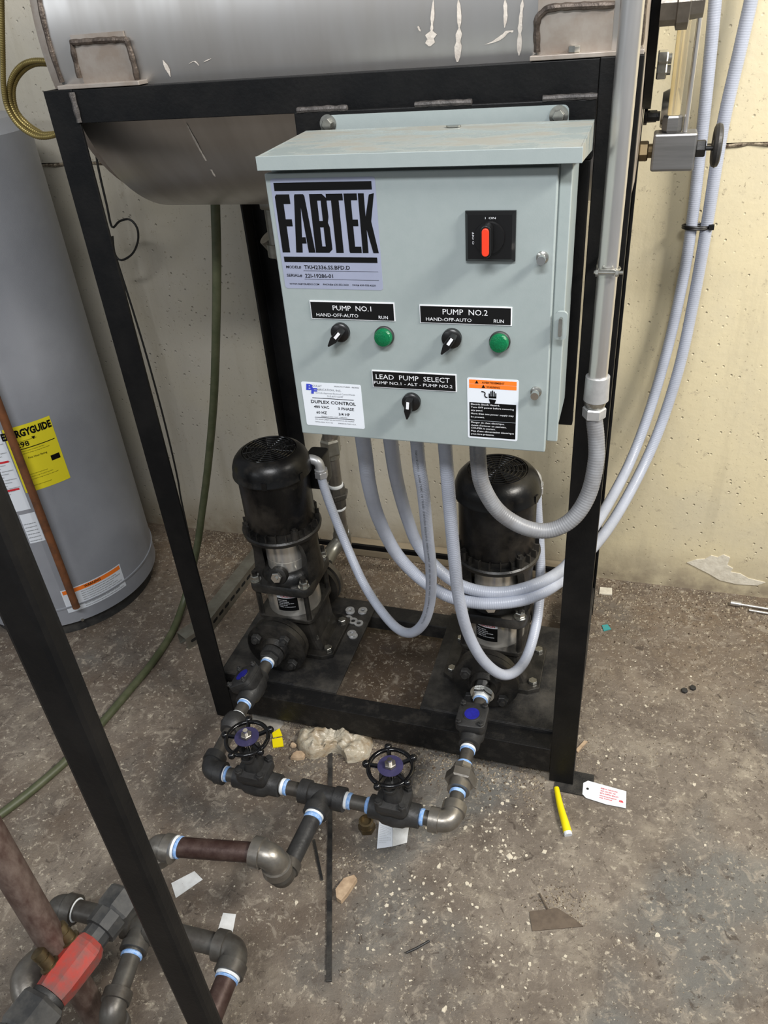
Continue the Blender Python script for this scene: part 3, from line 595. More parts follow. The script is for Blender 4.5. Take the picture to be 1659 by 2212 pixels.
# ================================================================== PUMPS
def make_pump(cx, cy, label, lu):
    pr = root('booster_pump', label, 'pump', (cx, cy, .125), 'vertical booster pumps')
    C = lambda x, y, z: Vector((cx+x, cy+y, z))
    X, Yv, Zv = (1, 0, 0), (0, 1, 0), (0, 0, 1)
    # base casting
    b = NB(); prism(b, [(-.128, -.075), (-.10, -.092), (.10, -.092), (.128, -.075), (.128, .075), (.10, .092), (-.10, .092), (-.128, .075)], C(0, 0, .1255), X, Yv, Zv, .014)
    sq = lambda hx, hy, z, r=.02: [C(0, 0, 0)+Vector((p[0], p[1], z)) for p in rrect(hx*2, hy*2, r, 4)]
    rings(b, [sq(.098, .07, .139), sq(.085, .068, .17), sq(.078, .072, .235), sq(.083, .083, .245), sq(.083, .083, .256)])
    base = ob('base_casting', b, M['cast'], pr, bevel=.002)
    for sx in (-1, 1):
        for sy in (-1, 1):
            b = NB(); q = C(sx*.108, sy*.06, .1396); hexn(b, q, q+Vector((0, 0, .009)), .0115); ob('base_bolt', b, M['zinc'], base)
    # pump-side flanges front and rear
    for sy in (-1, 1):
        b = NB(); lathe(b, C(0, sy*.066, .21), (0, sy, 0), [(0, .04), (.05, .04), (.051, .080), (.067, .080)], 48); ob('body_flange', b, M['cast'], pr, smooth=True)
        b = NB(); m_ = M['cast'] if sy < 0 else M['pipelight']
        lathe(b, C(0, sy*.139, .21), (0, sy, 0), [(0, .084), (.017, .084), (.019, .078), (.020, .040), (.034, .033), (.034, .0)], 56); fl = ob('companion_flange', b, m_, pr, smooth=True)
        for k in range(4):
            a = math.pi/4+k*math.pi/2+.12; q = C(.060*math.cos(a), sy*.161, .21+.060*math.sin(a)); d = Vector((0, sy, 0))
            b = NB(); hexn(b, q, q+d*.014, .0145); cyl(b, q+d*.014, q+d*.022, .0075, 14); cyl(b, q-d*.04, q, .007, 10); ob('flange_bolt', b, M['forge'], fl)
    # stainless sleeve, tie rods
    b = NB(); lathe(b, C(0, 0, .256), (0, 0, 1), [(0, .074), (.084, .074)], 56); sl = ob('sleeve', b, M['polished'], pr, smooth=True, label='polished stainless sleeve')
    R = .0745
    fs = lambda u, v: C(R*math.sin(u), -R*math.cos(u), v)
    def patch(name, u0, u1, v0, v1, m_, rr, par, n=8):
        b = NB(); fr = lambda u, v: C(rr*math.sin(u), -rr*math.cos(u), v)
        for i in range(n): poly(b, [(u0+(u1-u0)*i/n, v0), (u0+(u1-u0)*(i+1)/n, v0), (u0+(u1-u0)*(i+1)/n, v1), (u0+(u1-u0)*i/n, v1)], fr)
        return flat(name, b, m_, par)
    lb = patch('caution_label', lu-.39, lu+.39, .276, .321, M['print'], .0744, sl); patch('label_header', lu-.39, lu+.39, .3205, .334, M['whiteprint'], .0745, lb)
    b = NB(); f = lambda u, v: C(.0748*math.sin(u), -.0748*math.cos(u), v); text(b, 'CAUTION', f, lu-.22, lu+.30, .3235, .0075, .02); flat('lettering', b, M['redprint'], lb)
    b = NB()
    for s, v, e in (('Before starting:', .3125, 0), ('* Prime the pump', .3065, .06), ('* Purge all the air from', .3005, .24), ('* Vent the air', .2945, 0), ('* Refer to instructions', .2885, .28)): text(b, s, f, lu-.34, lu+e, v, .0034, .01)
    flat('lettering', b, M['whiteprint'], lb)
    for sx in (-1, 1):
        for sy in (-1, 1):
            b = NB(); q = C(sx*.071, sy*.071, .256); cyl(b, q, q+Vector((0, 0, .144)), .0075, 14); rd = ob('tie_rod', b, M['cast'], pr)
            b = NB(); q = C(sx*.071, sy*.071, .3695); cyl(b, q, q+Vector((0, 0, .003)), .0155, 20); hexn(b, q+Vector((0, 0, .003)), q+Vector((0, 0, .018)), .0125); ob('rod_nut', b, M['zinc'], rd)
    # head plate
    b = NB(); sq2 = lambda h_, z, r=.03: [C(0, 0, 0)+Vector((p[0], p[1], z)) for p in rrect(h_*2, h_*2, r, 5)]
    rings(b, [sq2(.086, .340), sq2(.090, .344), sq2(.090, .362), sq2(.086, .369)]); ob('head_plate', b, M['cast'], pr, smooth=True)
    b = NB(); lathe(b, C(0, 0, .369), (0, 0, 1), [(0, .078), (.010, .076), (.020, .068), (.026, .060), (.027, .056)], 48); lathe(b, C(0, -.06, .392), Vector((0, -1, .25)), [(0, .026), (.014, .024), (.016, .02)], 20); hd = ob('pump_head', b, M['cast'], pr, smooth=True)
    b = NB(); q = C(0, -.0765, .3965); d = Vector((0, -1, .25)).normalized(); hexn(b, q, q+d*.012, .0155); cyl(b, q+d*.012, q+d*.017, .006, 12); ob('vent_plug', b, M['chrome'], hd)
    b = NB(); lathe(b, C(0, 0, .395), (0, 0, 1), [(0, .056), (.03, .056), (.0305, .0545), (.032, .0545), (.0325, .056), (.115, .056)], 48); ob('coupling_guard', b, M['polished'], pr, smooth=True)
    for s_ in (-1, 1):
        b = NB(); rs = []
        for z, r0, r1, an in ((.369, .066, .096, .62), (.40, .064, .092, .55), (.45, .066, .088, .5), (.49, .066, .092, .62), (.515, .066, .1, .8)):
            ring = []
            for k in range(9): t = -an+2*an*k/8; ring.append(C(s_*r1*math.cos(t), r1*math.sin(t), z))
            for k in range(9): t = an-2*an*k/8; ring.append(C(s_*r0*math.cos(t), r0*math.sin(t), z))
            rs.append(ring)
        rings(b, rs); ob('stool_leg', b, M['cast'], pr, smooth=True)
    b = NB(); lathe(b, C(0, 0, .505), (0, 0, 1), [(0, .085), (.004, .104), (.014, .106), (.018, .102), (.018, .09), (.034, .09)], 64)
    for k in range(24):
        t = 2*math.pi*k/24; d = Vector((math.cos(t), math.sin(t), 0)); obox(b, C(0, 0, .533)+d*.094, d, (-d.y, d.x, 0), (0, 0, 1), .008, .0015, .011)
    ob('motor_flange', b, M['cast'], pr, smooth=True)
    for k in range(4):
        t = math.pi/4+k*math.pi/2; b = NB(); q = C(.094*math.cos(t), .094*math.sin(t), .523); cyl(b, q, q+Vector((0, 0, .026)), .010, 12); cyl(b, q+Vector((0, 0, .026)), q+Vector((0, 0, .032)), .006, 6); ob('flange_lug', b, M['cast'], pr)
    # motor
    b = NB(); lathe(b, C(0, 0, .539), (0, 0, 1), [(0, .0895), (.005, .0915), (.155, .0915)], 64); mo = ob('motor_body', b, M['motor'], pr, smooth=True)
    b = NB(); lathe(b, C(0, 0, .684), (0, 0, 1), [(0, .094), (.001, .1015), (.004, .1015), (.006, .100), (.024, .099), (.040, .093), (.052, .083), (.058, .074), (.060, .0695), (.055, .068), (.052, .0)], 72); fc = ob('fan_cover', b, M['motor'], pr, smooth=True)
    b = NB()
    for r_ in (.066, .0565, .047, .0375, .028, .0185, .009): torus(b, C(0, 0, .7435), (0, 0, 1), r_, .0016, 40, 6)
    for k in range(12):
        t = 2*math.pi*k/12; r0 = .009 if k % 3 == 0 else (.0185 if k % 2 == 0 else .0375)
        cyl(b, C(r0*math.cos(t), r0*math.sin(t), .7435), C(.067*math.cos(t), .067*math.sin(t), .7435), .0014, 6)
    ob('fan_grille', b, M['gloss'], fc, smooth=True)
    b = NB(); lathe(b, C(0, 0, .7375), (0, 0, 1), [(0, .066), (.0006, .066)], 40); ob('fan_cavity', b, M['dark'], fc)
    for t in (-1.35, -.35, 2.2):
        b = NB(); d = Vector((math.cos(t), math.sin(t), 0)); obox(b, C(0, 0, .694)+d*.1005, d, (-d.y, d.x, 0), (0, 0, 1), .002, .006, .010); ob('cover_clip', b, M['plastic'], fc)
    return pr, C
p1, C1 = make_pump(.175, .25, 'black upright pump on the left base plate, below the cabinet corner', .18)
p2, C2 = make_pump(.749, .25, 'black upright pump on the right base plate, behind the hanging conduits', -.17)
def jbox(p, cx, cy, side):
    b = NB(); prism(b, rrect(.05, .075, .01, 3, cx+.112, cy+.045), (0, 0, .612), (1, 0, 0), (0, 1, 0), (0, 0, 1), .085); box(b, cx+.075, cx+.09, cy+.01, cy+.06, .61, .68)
    WL[p.name] = Vector(p.location); return ob('terminal_box', b, M['motor'], p, bevel=.003, smooth=True)
jbox(p1, .175-.022, .25+.03, 1); jbox(p2, .749-.085, .25+.05, 1)

# ================================================================== FLEXIBLE CONDUITS
def resample(P, step):
    L = [0.0]
    for a, c in zip(P, P[1:]): L.append(L[-1]+(c-a).length)
    n = int(L[-1]/step); out = []; k = 0
    for i in range(n+1):
        u = L[-1]*i/n
        while k < len(L)-2 and L[k+1] < u: k += 1
        out.append(P[k].lerp(P[k+1], (u-L[k])/max(1e-9, L[k+1]-L[k])))
    return out
def conduit(pts, r, m, label, step=.0012, rib=.00038, ends=(), group='grey flexible conduits hanging below the cabinet'):
    P = [Yp(*p) if not isinstance(p, Vector) else p for p in pts]
    cd = root('flexible_conduit', label, 'conduit', P[0], group)
    SP = resample(smoothpath(P, .004), step); b = NB(); tube(b, SP, r, 14, rib=rib); ob('conduit_tube', b, m, cd, smooth=True)
    for e in ends:
        p0, p1, kind = e
        b = NB()
        if kind == 'nut': hexn(b, p0, p1, r*1.45)
        ob('end_nut', b, M['alucast'], cd)
    return cd, SP
PY = -.125
r1 = .0118
def port(px, py): return Yp(px, py, PY)
def stub(px): # start inside the cabinet floor
    pass
def hang(px, py, ptop=1.0735):
    p = Yp(px, py, PY); return Vector((p.x-.003, PY, ptop))
c1 = [hang(903, 965), (905, 1000, -.12), (914, 1060, -.10), (923, 1150, -.06), (931, 1230, -.02), (929, 1300, .02), (915, 1345, .04), (888, 1367, .06), (855, 1355, .09), (815, 1308, .14), (780, 1250, .19), (745, 1170, .24), (715, 1095, .27), (698, 1045, .285), (694, 1022, .29)]
cd, SP = conduit(c1, .0118, M['flex'], 'grey flexible conduit looping from the cabinet to the left pump motor')
tx = text
def conduit_print(SP, i0, i1, s, r, parent, side, rot=0):
    """lettering running along a conduit, on the side facing the camera"""
    L = [0.0]
    for i in range(1, len(SP)): L.append(L[-1]+(SP[i]-SP[i-1]).length)
    def fn(u, v):
        k = 0
        while k < len(L)-2 and L[k+1] < u: k += 1
        t = (u-L[k])/max(1e-6, L[k+1]-L[k]); p = SP[k].lerp(SP[k+1], t); T = (SP[min(k+3, len(SP)-1)]-SP[max(0, k-2)]).normalized()
        n = (CP-p).normalized(); n = (n-T*n.dot(T)).normalized(); s_ = T.cross(n); a = (v+side)/r
        return p+(n*math.cos(a)+s_*math.sin(a))*(r+.0008)
    b = NB(); text(b, s, fn, L[i0], L[i1], -.0015, .0032, .01)
    return flat('conduit_print', b, M['greyprint'], parent)
conduit_print(SP, int(len(SP)*.06), int(len(SP)*.52), '09/14/2021  TYPE LFMC  UL LISTED  SUNLIGHT RESISTANT  DIRECT BURIAL  OIL RES  105C DRY  60C WET  FLEXIBLE METAL CONDUIT', .0118, cd, .003)
# upper angled fitting at the left motor
def elbow_fit(name, pts, r, m, parent):
    b = NB(); tube(b, smoothpath(pts, .004), r, 14); return ob(name, b, m, parent, smooth=True)
q = Yp(694, 1022, .29); elbow_fit('angle_fitting', [q+Vector((-.035, .0, .038)), q+Vector((-.018, 0, .038)), q+Vector((-.004, 0, .030)), q+Vector((0, 0, .008))], .0125, M['alucast'], cd)
b = NB(); hexn(b, q+Vector((0, 0, -.012)), q+Vector((0, 0, .008)), .0175); lathe(b, q+Vector((0, 0, .008)), (0, 0, 1), [(0, .0165), (.004, .0165)], 20); ob('end_nut', b, M['alucast'], cd)
# two long conduits to the wall
cA = [hang(785, 950), (789, 985, -.10), (798, 1050, -.06), (818, 1120, .01), (856, 1195, .06), (908, 1250, .075), (962, 1285, .06), (1015, 1300, .05), (1075, 1303, .05), (1140, 1292, .07), (1200, 1262, .14), (1258, 1208, .30), (1320, 1132, .50), (1378, 1030, .66), (1425, 925, .74), (1468, 790, .78), (1500, 640, .80), (1528, 480, .80), (1560, 280, .80), (1600, 100, .80), (1628, -30, .80), (1640, -140, .80)]
cdA, _ = conduit(cA, .0142, M['flex'], 'grey flexible conduit from the leftmost port, looping low then up the far right wall')
cB = [hang(845, 957), (849, 990, -.08), (860, 1050, -.02), (880, 1120, .06), (905, 1180, .09), (955, 1237, .075), (1010, 1270, .065), (1080, 1280, .065), (1150, 1265, .09), (1215, 1230, .18), (1262, 1170, .32), (1310, 1095, .50), (1360, 1000, .66), (1402, 890, .74), (1440, 760, .78), (1472, 620, .80), (1492, 500, .80), (1512, 330, .80), (1530, 160, .80), (1545, 0, .80), (1553, -120, .80)]
cdB, _ = conduit(cB, .0135, M['flex'], 'grey flexible conduit from the second cabinet port, running up the wall left of its twin')
# fourth port to the right pump
cC = [hang(962, 966), (965, 1010, -.12), (972, 1100, -.11), (981, 1200, -.10), (991, 1290, -.08), (1012, 1370, -.05), (1047, 1430, -.02), (1092, 1458, .02), (1132, 1430, .09), (1158, 1350, .19), (1167, 1260, .26), (1166, 1180, .31), (1161, 1110, .34), (1159, 1060, .35)]
cdC, _ = conduit(cC, .0122, M['flex'], 'grey flexible conduit hanging in a deep U in front of the right pump')
q = Yp(1159, 1058, .35); b = NB(); hexn(b, q+Vector((0, 0, -.01)), q+Vector((0, 0, .012)), .0175); lathe(b, q+Vector((0, 0, .012)), (0, 0, 1), [(0, .016), (.004, .0165), (.008, .016)], 20); ob('end_nut', b, M['alucast'], cdC)
elbow_fit('angle_fitting', [q+Vector((0, 0, .018)), q+Vector((-.002, 0, .035)), q+Vector((-.014, 0, .048)), q+Vector((-.034, 0, .05))], .0125, M['alucast'], cdC)
# fifth port to the rigid conduit
RX = Yp(1282, 870, -.05)
cE = [hang(1034, 972), (1034, 1005, -.13), (1045, 1055, -.13), (1078, 1105, -.125), (1130, 1138, -.12), (1185, 1146, -.11), (1235, 1122, -.10), (1270, 1070, -.085), (1287, 1000, -.07), (1288, 950, -.06), (1283, 900, -.052)]
cdE, SPE = conduit(cE, .0140, M['flexdark'], 'darker grey flexible conduit looping from the rightmost port to the rigid metal conduit')
conduit_print(SPE, 4, int(len(SPE)*.33), 'UL LISTED LIQUIDTIGHT FLEXIBLE METAL  TYPE A  3/4', .0140, cdE, .006)
rc = root('rigid_conduit', 'upright silver metal conduit pipe strapped to the front right post', 'conduit', Yp(1283, 880, -.05))
pb = Yp(1283, 895, -.052); pm = Yp(1292, 810, -.052); pt = Vector((pm.x+.004, -.052, 1.9))
pm = Vector(pm)
b = NB(); hexn(b, pb+Vector((0, 0, -.006)), pb+Vector((0, 0, .014)), .0195, .5); ob('compression_nut', b, M['alucast'], rc)
b = NB(); lathe(b, pb+Vector((0, 0, .0142)), (0, 0, 1), [(0, .014), (.003, .0165), (.010, .0185), (.012, .0185)], 28); ob('ferrule', b, M['zinc'], rc, smooth=True)
b = NB(); lathe(b, pb+Vector((.001, 0, .0265)), (0, 0, 1), [(0, .0195), (.001, .0205), (.043, .0195), (.0435, .0155)], 28); ob('coupling', b, M['alucast'], rc, smooth=True)
b = NB(); cyl(b, pb+Vector((.001, 0, .065)), pt, .0152, 32); ob('metal_pipe', b, M['alu'], rc, smooth=True)
zc = Yp(1312, 580, -.052).z; xc = pb.x+.003
b = NB(); torus(b, (xc, -.052, zc), (0, 0, 1), .0165, .0018, 28, 6); box(b, xc-.018, xc-.014, -.05, -.002, zc-.005, zc+.005); ob('strap', b, M['galv'], rc)
b = NB(); cyl(b, (xc-.020, -.072, zc), (xc+.022, -.072, zc), .0028, 10); hexn(b, (xc+.011, -.072, zc), (xc+.016, -.072, zc), .006); hexn(b, (xc-.018, -.072, zc), (xc-.0135, -.072, zc), .006); box(b, xc-.013, xc+.0095, -.074, -.069, zc-.004, zc+.004); ob('strap_bolt', b, M['zinc'], rc)
# cable tie round the wall pair
a = Yp(1492, 491, .785); c = Yp(1520, 491, .785); b = NB(); mx = (a.x+c.x)/2; hwid = (c.x-a.x)/2+.0175
torus_pts = [Vector((mx+hwid*math.cos(t), .80+.0185*math.sin(t), a.z)) for t in [2*math.pi*k/40 for k in range(40)]]
tube(b, torus_pts, .0032, 8, loop=True); tube(b, [p+Vector((0, 0, -.004)) for p in torus_pts], .0030, 8, loop=True); box(b, mx+hwid-.006, mx+hwid+.006, .782, .792, a.z-.006, a.z+.006)
tag(ob('cable_tie', b, M['plastic'], smooth=True), 'black cable tie binding the two grey conduits at the right wall', 'cable tie')

# ================================================================== DISCHARGE MANIFOLD (level z = .21)
PZ = .21
mf = root('pipe_manifold', 'dark steel threaded pipework joining both pumps in front of the stand', 'pipework', (.46, -.315, .19))
def V3(x, y, z=PZ): return Vector((x, y, z))
def pipe(a, c, r=.0158, m=None, parent=None):
    b = NB(); cyl(b, a, c, r, 24); return ob('pipe', b, m or M['pipe'], parent or mf, smooth=True)
def tape(p, d, r, parent=None, m=None, w=.008):
    b = NB(); d = Vector(d).normalized(); lathe(b, Vector(p)-d*w/2, d, [(0, r+.0004), (w*.3, r+.0022), (w*.8, r+.0020), (w, r+.0004)], 24); return ob('thread_tape', b, m or M['tape'], parent or mf, smooth=True, label='white tape ring' if (m is None) else 'blue paste ring')
def elbow(c, da, db, r=.023, L=.034, m=None, parent=None, name='elbow'):
    c = Vector(c); da, db = Vector(da).normalized(), Vector(db).normalized(); b = NB(); k = L*.62; P = []
    for i in range(11):
        t = i/10; P.append((c+da*k)*(1-t)**2+c*2*t*(1-t)+(c+db*k)*t*t)
    tube(b, P, r*.93, 24)
    for d in (da, db): lathe(b, c+d*k*.9, d, [(0, r*.9), (.001, r*1.08), (L*.5, r*1.08), (L*.52, r*.8)], 24)
    return ob(name, b, m or M['pipe'], parent or mf, smooth=True)
def hexfit(p, q, r, m=None, parent=None, name='union'):
    b = NB(); p, q = Vector(p), Vector(q); d = (q-p).normalized(); L = (q-p).length
    lathe(b, p, d, [(0, r*.72), (L*.30, r*.72), (L*.31, r*.80)], 24); hexn(b, p+d*L*.3, p+d*L*.7, r, .1); lathe(b, p+d*L*.69, d, [(0, r*.86), (L*.1, r*.82), (L*.11, r*.70), (L*.31, r*.70)], 8)
    return ob(name, b, m or M['pipe'], parent or mf, smooth=True)
YR = -.313; XL, XR = .182, .752
for x in (.175, .749):
    b = NB(); hexn(b, V3(x, .057), V3(x, .043), .026, .3); lathe(b, V3(x, .0745), (0, -1, 0), [(0, .031), (.018, .030)], 24); ob('bushing', b, M['chrome'] if x > .5 else M['forge'], mf)
    pipe(V3(x, .045), V3(x, -.02)); tape(V3(x, .040), (0, 1, 0), .0158, m=None if x < .5 else None)
    tape(V3(x, .034), (0, 1, 0), .0158, m=M['bluetape'], w=.006)
# left leg: check valve -> nipple -> union -> elbow
pipe(V3(.177, -.085), V3(.178, -.15)); tape(V3(.177, -.105), (0, 1, 0), .0158); tape(V3(.177, -.112), (0, 1, 0), .0158, m=M['bluetape'], w=.008)
tape(V3(.178, -.147), (0, 1, 0), .0158, w=.004)
b = NB(); lathe(b, V3(.179, -.150), (0, -1, 0), [(0, .021), (.006, .027), (.020, .030), (.035, .031), (.040, .028), (.05, .024)], 12); ob('coupling', b, M['forge'], mf, smooth=True)
pipe(V3(.180, -.198), V3(XL, -.275))
elbow(V3(XL, YR), (0, 1, 0), (1, 0, 0), .024, .040, M['forge'])
tape(V3(XL+.041, YR), (1, 0, 0), .0162); tape(V3(XL+.049, YR), (1, 0, 0), .0160, m=M['bluetape'], w=.007)
pipe(V3(XL+.03, YR), V3(.262, YR)); pipe(V3(.355, YR), V3(.425, YR))
tape(V3(.370, YR), (1, 0, 0), .0162); tape(V3(.378, YR), (1, 0, 0), .016, m=M['bluetape'], w=.008)
# tee
b = NB(); cyl(b, V3(.43, YR), V3(.50, YR), .022, 24)
for x0, x1 in ((.412, .436), (.494, .518)): lathe(b, V3(x0, YR), (1, 0, 0), [(0, .022), (.001, .0265), (x1-x0-.001, .0265), (x1-x0, .022)], 24)
cyl(b, V3(.465, YR), V3(.465, YR-.035), .022, 24); lathe(b, V3(.465, YR-.028), (0, -1, 0), [(0, .022), (.002, .0275), (.022, .0275), (.023, .0205)], 24)
ob('tee', b, M['forge'], mf, smooth=True)
tape(V3(.520, YR), (1, 0, 0), .0165); tape(V3(.528, YR), (1, 0, 0), .0160, m=M['bluetape'], w=.009)
pipe(V3(.51, YR), V3(.587, YR)); tape(V3(.570, YR), (1, 0, 0), .0158, m=M['bluetape'], w=.008)
pipe(V3(.675, YR), V3(.73, YR)); tape(V3(.683, YR), (1, 0, 0), .0165); tape(V3(.691, YR), (1, 0, 0), .016, m=M['bluetape'], w=.009); tape(V3(.713, YR), (1, 0, 0), .0158, m=M['bluetape'], w=.004)
elbow(V3(XR, YR), (-1, 0, 0), (0, 1, 0), .0245, .042, M['pipelight'])
tape(V3(XR, YR+.043), (0, 1, 0), .0158, m=M['bluetape'], w=.005)
pipe(V3(XR, YR+.03), V3(.751, -.235)); tape(V3(.751, -.238), (0, 1, 0), .0158, m=M['bluetape'], w=.009)
hexfit(V3(.751, -.232), V3(.750, -.168), .035, M['pipelight'])
pipe(V3(.750, -.172), V3(.749, -.10)); tape(V3(.750, -.161), (0, 1, 0), .0158, m=M['bluetape'], w=.008); tape(V3(.749, -.116), (0, 1, 0), .0160, w=.006); tape(V3(.749, -.122), (0, 1, 0), .0158, m=M['bluetape'], w=.006)
# branch toward the camera, then up and to the left
tape(V3(.465, YR-.052), (0, 1, 0), .019, w=.006); tape(V3(.465, YR-.060), (0, 1, 0), .0185, m=M['bluetape'], w=.010)
pipe(V3(.465, YR-.045), V3(.455, -.490, .205), .0188, M['forge'])
tape((.455, -.482, .205), (0, 1, 0), .0186, m=M['bluetape'], w=.010)
elbow((.452, -.515, .204), (0, 1, 0), (0, 0, 1), .0245, .038)
pipe((.452, -.515, .225), (.452, -.515, .265), .0185, M['pipelight']); tape((.452, -.515, .242), (0, 0, 1), .0205); tape((.452, -.515, .249), (0, 0, 1), .0188, m=M['bluetape'], w=.006)
elbow((.450, -.517, .287), (0, 0, -1), (-1, 0, 0), .0275, .042, M['pipelight'])
pipe((.412, -.519, .287), (.235, -.548, .285), .0195, M['rustpipe']); tape((.245, -.546, .285), (1, 0, 0), .0205, w=.014); tape((.256, -.545, .285), (1, 0, 0), .0197, m=M['bluetape'], w=.007)
elbow((.205, -.552, .285), (1, 0, 0), (0, 0, -1), .026, .04, M['pipelight'])

# gate valves
def gate_valve(x, label):
    gv = root('gate_valve', label, 'valve', (x, YR, .18), 'forged gate valves on the manifold')
    Q = lambda dx, dy, dz: Vector((x+dx, YR+dy, PZ+dz))
    b = NB(); lathe(b, Q(-.056, 0, 0), (1, 0, 0), [(0, .020), (.001, .025), (.024, .0255), (.034, .031), (.056, .033), (.078, .031), (.088, .0255), (.111, .025), (.112, .020)], 28)
    rings(b, [[Q(p[0], p[1], z) for p in rrect(w_, d_, .012, 4)] for z, w_, d_ in ((-.034, .03, .03), (-.015, .055, .05), (.02, .062, .056), (.030, .072, .066), (.038, .072, .066))])
    ob('body', b, M['forge'], gv, smooth=True)
    b = NB(); rings(b, [[Q(p[0], p[1], z) for p in rrect(w_, d_, .012, 4)] for z, w_, d_ in ((.0385, .072, .066), (.050, .070, .064), (.053, .040, .040), (.080, .032, .032), (.094, .034, .034))]); bn = ob('bonnet', b, M['forge'], gv, smooth=True)
    for sx in (-1, 1):
        for sy in (-1, 1):
            b = NB(); q = Q(sx*.026, sy*.024, .0495); hexn(b, q, q+Vector((0, 0, .010)), .009); cyl(b, q+Vector((0, 0, .010)), q+Vector((0, 0, .013)), .006, 10); ob('bonnet_bolt', b, M['forge'], bn)
    for sx in (-1, 1):    # yoke arms and gland
        b = NB(); rings(b, [[Q(sx*xx+p[0], p[1], z) for p in rrect(.010, .016, .003, 2)] for z, xx in ((.088, .013), (.104, .022), (.122, .020), (.134, .010))]); ob('yoke_arm', b, M['forge'], gv, smooth=True)
    b = NB(); prism(b, rrect(.028, .058, .012, 4, 0, 0), Q(0, 0, .0945), (1, 0, 0), (0, 1, 0), (0, 0, 1), .007); gl = ob('gland_flange', b, M['forge'], gv, bevel=.001)
    for sy in (-1, 1):
        b = NB(); cyl(b, Q(0, sy*.020, .095), Q(0, sy*.020, .118), .0035, 8); hexn(b, Q(0, sy*.020, .1018), Q(0, sy*.020, .110), .008); ob('gland_bolt', b, M['zinc'] if sy > 0 else M['forge'], gl)
    b = NB(); cyl(b, Q(0, 0, .09), Q(0, 0, .17), .0052, 16); ob('stem', b, M['chrome'], gv, smooth=True)
    wz = .144; b = NB(); torus(b, Q(0, 0, wz), (0, 0, 1), .0455, .0048, 48, 10); cyl(b, Q(0, 0, wz-.008), Q(0, 0, wz+.004), .015, 20); wh = None
    for k in range(5):
        t = math.radians(90+72*k+22); d = Vector((math.cos(t), math.sin(t), 0)); tube(b, smoothpath([Q(0, 0, wz)+d*.012, Q(0, 0, wz-.001)+d*.028, Q(0, 0, wz)+d*.046], .006), .0048, 8)
        sphere(b, Q(0, 0, wz)+d*.0515, .0085)
    wh = ob('handwheel', b, M['gloss'], gv, smooth=True)
    b = NB(); lathe(b, Q(0, 0, wz+.0045), (0, 0, 1), [(0, .0265), (.0012, .0265), (.0013, .008)], 36); ob('identity_disc', b, M['purple'], wh, label='purple-blue disc')
    b = NB(); hexn(b, Q(0, 0, wz+.0060), Q(0, 0, wz+.0145), .0125, .4); ob('wheel_nut', b, M['pipelight'], wh)
    return gv
gate_valve(.308, 'gate valve with black handwheel on the left of the manifold, nearer the yellow scrap')
gate_valve(.631, 'gate valve with black handwheel on the right of the manifold, above the folded leaflet')

def check_valve(x, y, tilt, label):
    cv = root('check_valve', label, 'valve', (x, y, .2), 'square covered check valves before the pumps')
    Rm_ = Matrix.Rotation(tilt, 3, 'Y')
    Q = lambda dx, dy, dz: Vector((x, y, PZ))+Rm_ @ Vector((dx, dy, dz))
    b = NB(); lathe(b, Q(0, -.055, 0), (0, 1, 0), [(0, .020), (.001, .0245), (.020, .0245), (.030, .030), (.075, .030), (.085, .0245), (.098, .0245), (.099, .019)], 26)
    rings(b, [[Q(p[0], p[1], z) for p in rrect(w_, d_, .012, 4)] for z, w_, d_ in ((-.028, .03, .03), (-.01, .052, .055), (.018, .062, .066), (.026, .070, .074), (.033, .070, .074))])
    ob('body', b, M['forge'], cv, smooth=True)
    b = NB(); rings(b, [[Q(p[0], p[1], z) for p in rrect(.070-e, .074-e, .014, 5)] for z, e in ((.0335, 0), (.044, 0), (.0455, .004))]); lathe(b, Q(0, 0, .0455), Rm_ @ Vector((0, 0, 1)), [(0, .0215), (.0015, .0205), (.0016, 0)], 30); cvp = ob('cover', b, M['forge'], cv, smooth=True)
    d = Rm_ @ Vector((0, 0, 1))
    b = NB(); lathe(b, Q(0, 0, .0473), d, [(0, .0175), (.0008, .0175)], 30); ob('identity_disc', b, M['bluedisc'], cvp, label='blue disc')
    for sx in (-1, 1):
        for sy in (-1, 1):
            b = NB(); q = Q(sx*.026, sy*.028, .0457); hexn(b, q, q+d*.007, .0075); cyl(b, q+d*.007, q+d*.011, .0035, 8); ob('cover_bolt', b, M['forge'], cvp)
    return cv
check_valve(.175, -.052, math.radians(-32), 'check valve tilted to the left beside the front left post')
check_valve(.749, -.052, math.radians(-4), 'check valve lying level in front of the right pump')

# suction pipework behind the left pump
su = root('suction_pipe', 'galvanised suction pipe with union rising behind the left pump', 'pipework', (.185, .56, .2))
SX, SY = .178, .575
for x in (0,):
    a = Yp(712, 945, SY); SXx = a.x
def vz(px, py): return Yp(px, py, SY)
b = NB(); tube(b, smoothpath([(.175, .432, .21), (.175, .47, .21), (.178, .53, .22), (SXx-.002, .565, .245), (SXx, SY, .29)], .01), .0235, 20); ob('elbow', b, M['galv'], su, smooth=True)
b = NB(); cyl(b, (SXx, SY, .28), (SXx, SY, 1.02), .0205, 24); ob('pipe', b, M['pipelight'], su, smooth=True)
zt = vz(725, 1070).z
tape((SXx, SY, zt+.038), (0, 0, 1), .0215, su, w=.012); tape((SXx, SY, zt-.043), (0, 0, 1), .0215, su, w=.010)
b = NB(); p0 = Vector((SXx, SY, zt)); lathe(b, p0+Vector((0, 0, -.036)), (0, 0, 1), [(0, .027), (.034, .028)], 8); hexn(b, p0+Vector((0, 0, -.002)), p0+Vector((0, 0, .014)), .037, .2); lathe(b, p0+Vector((0, 0, .014)), (0, 0, 1), [(0, .030), (.02, .028)], 8); ob('union', b, M['pipe'], su)
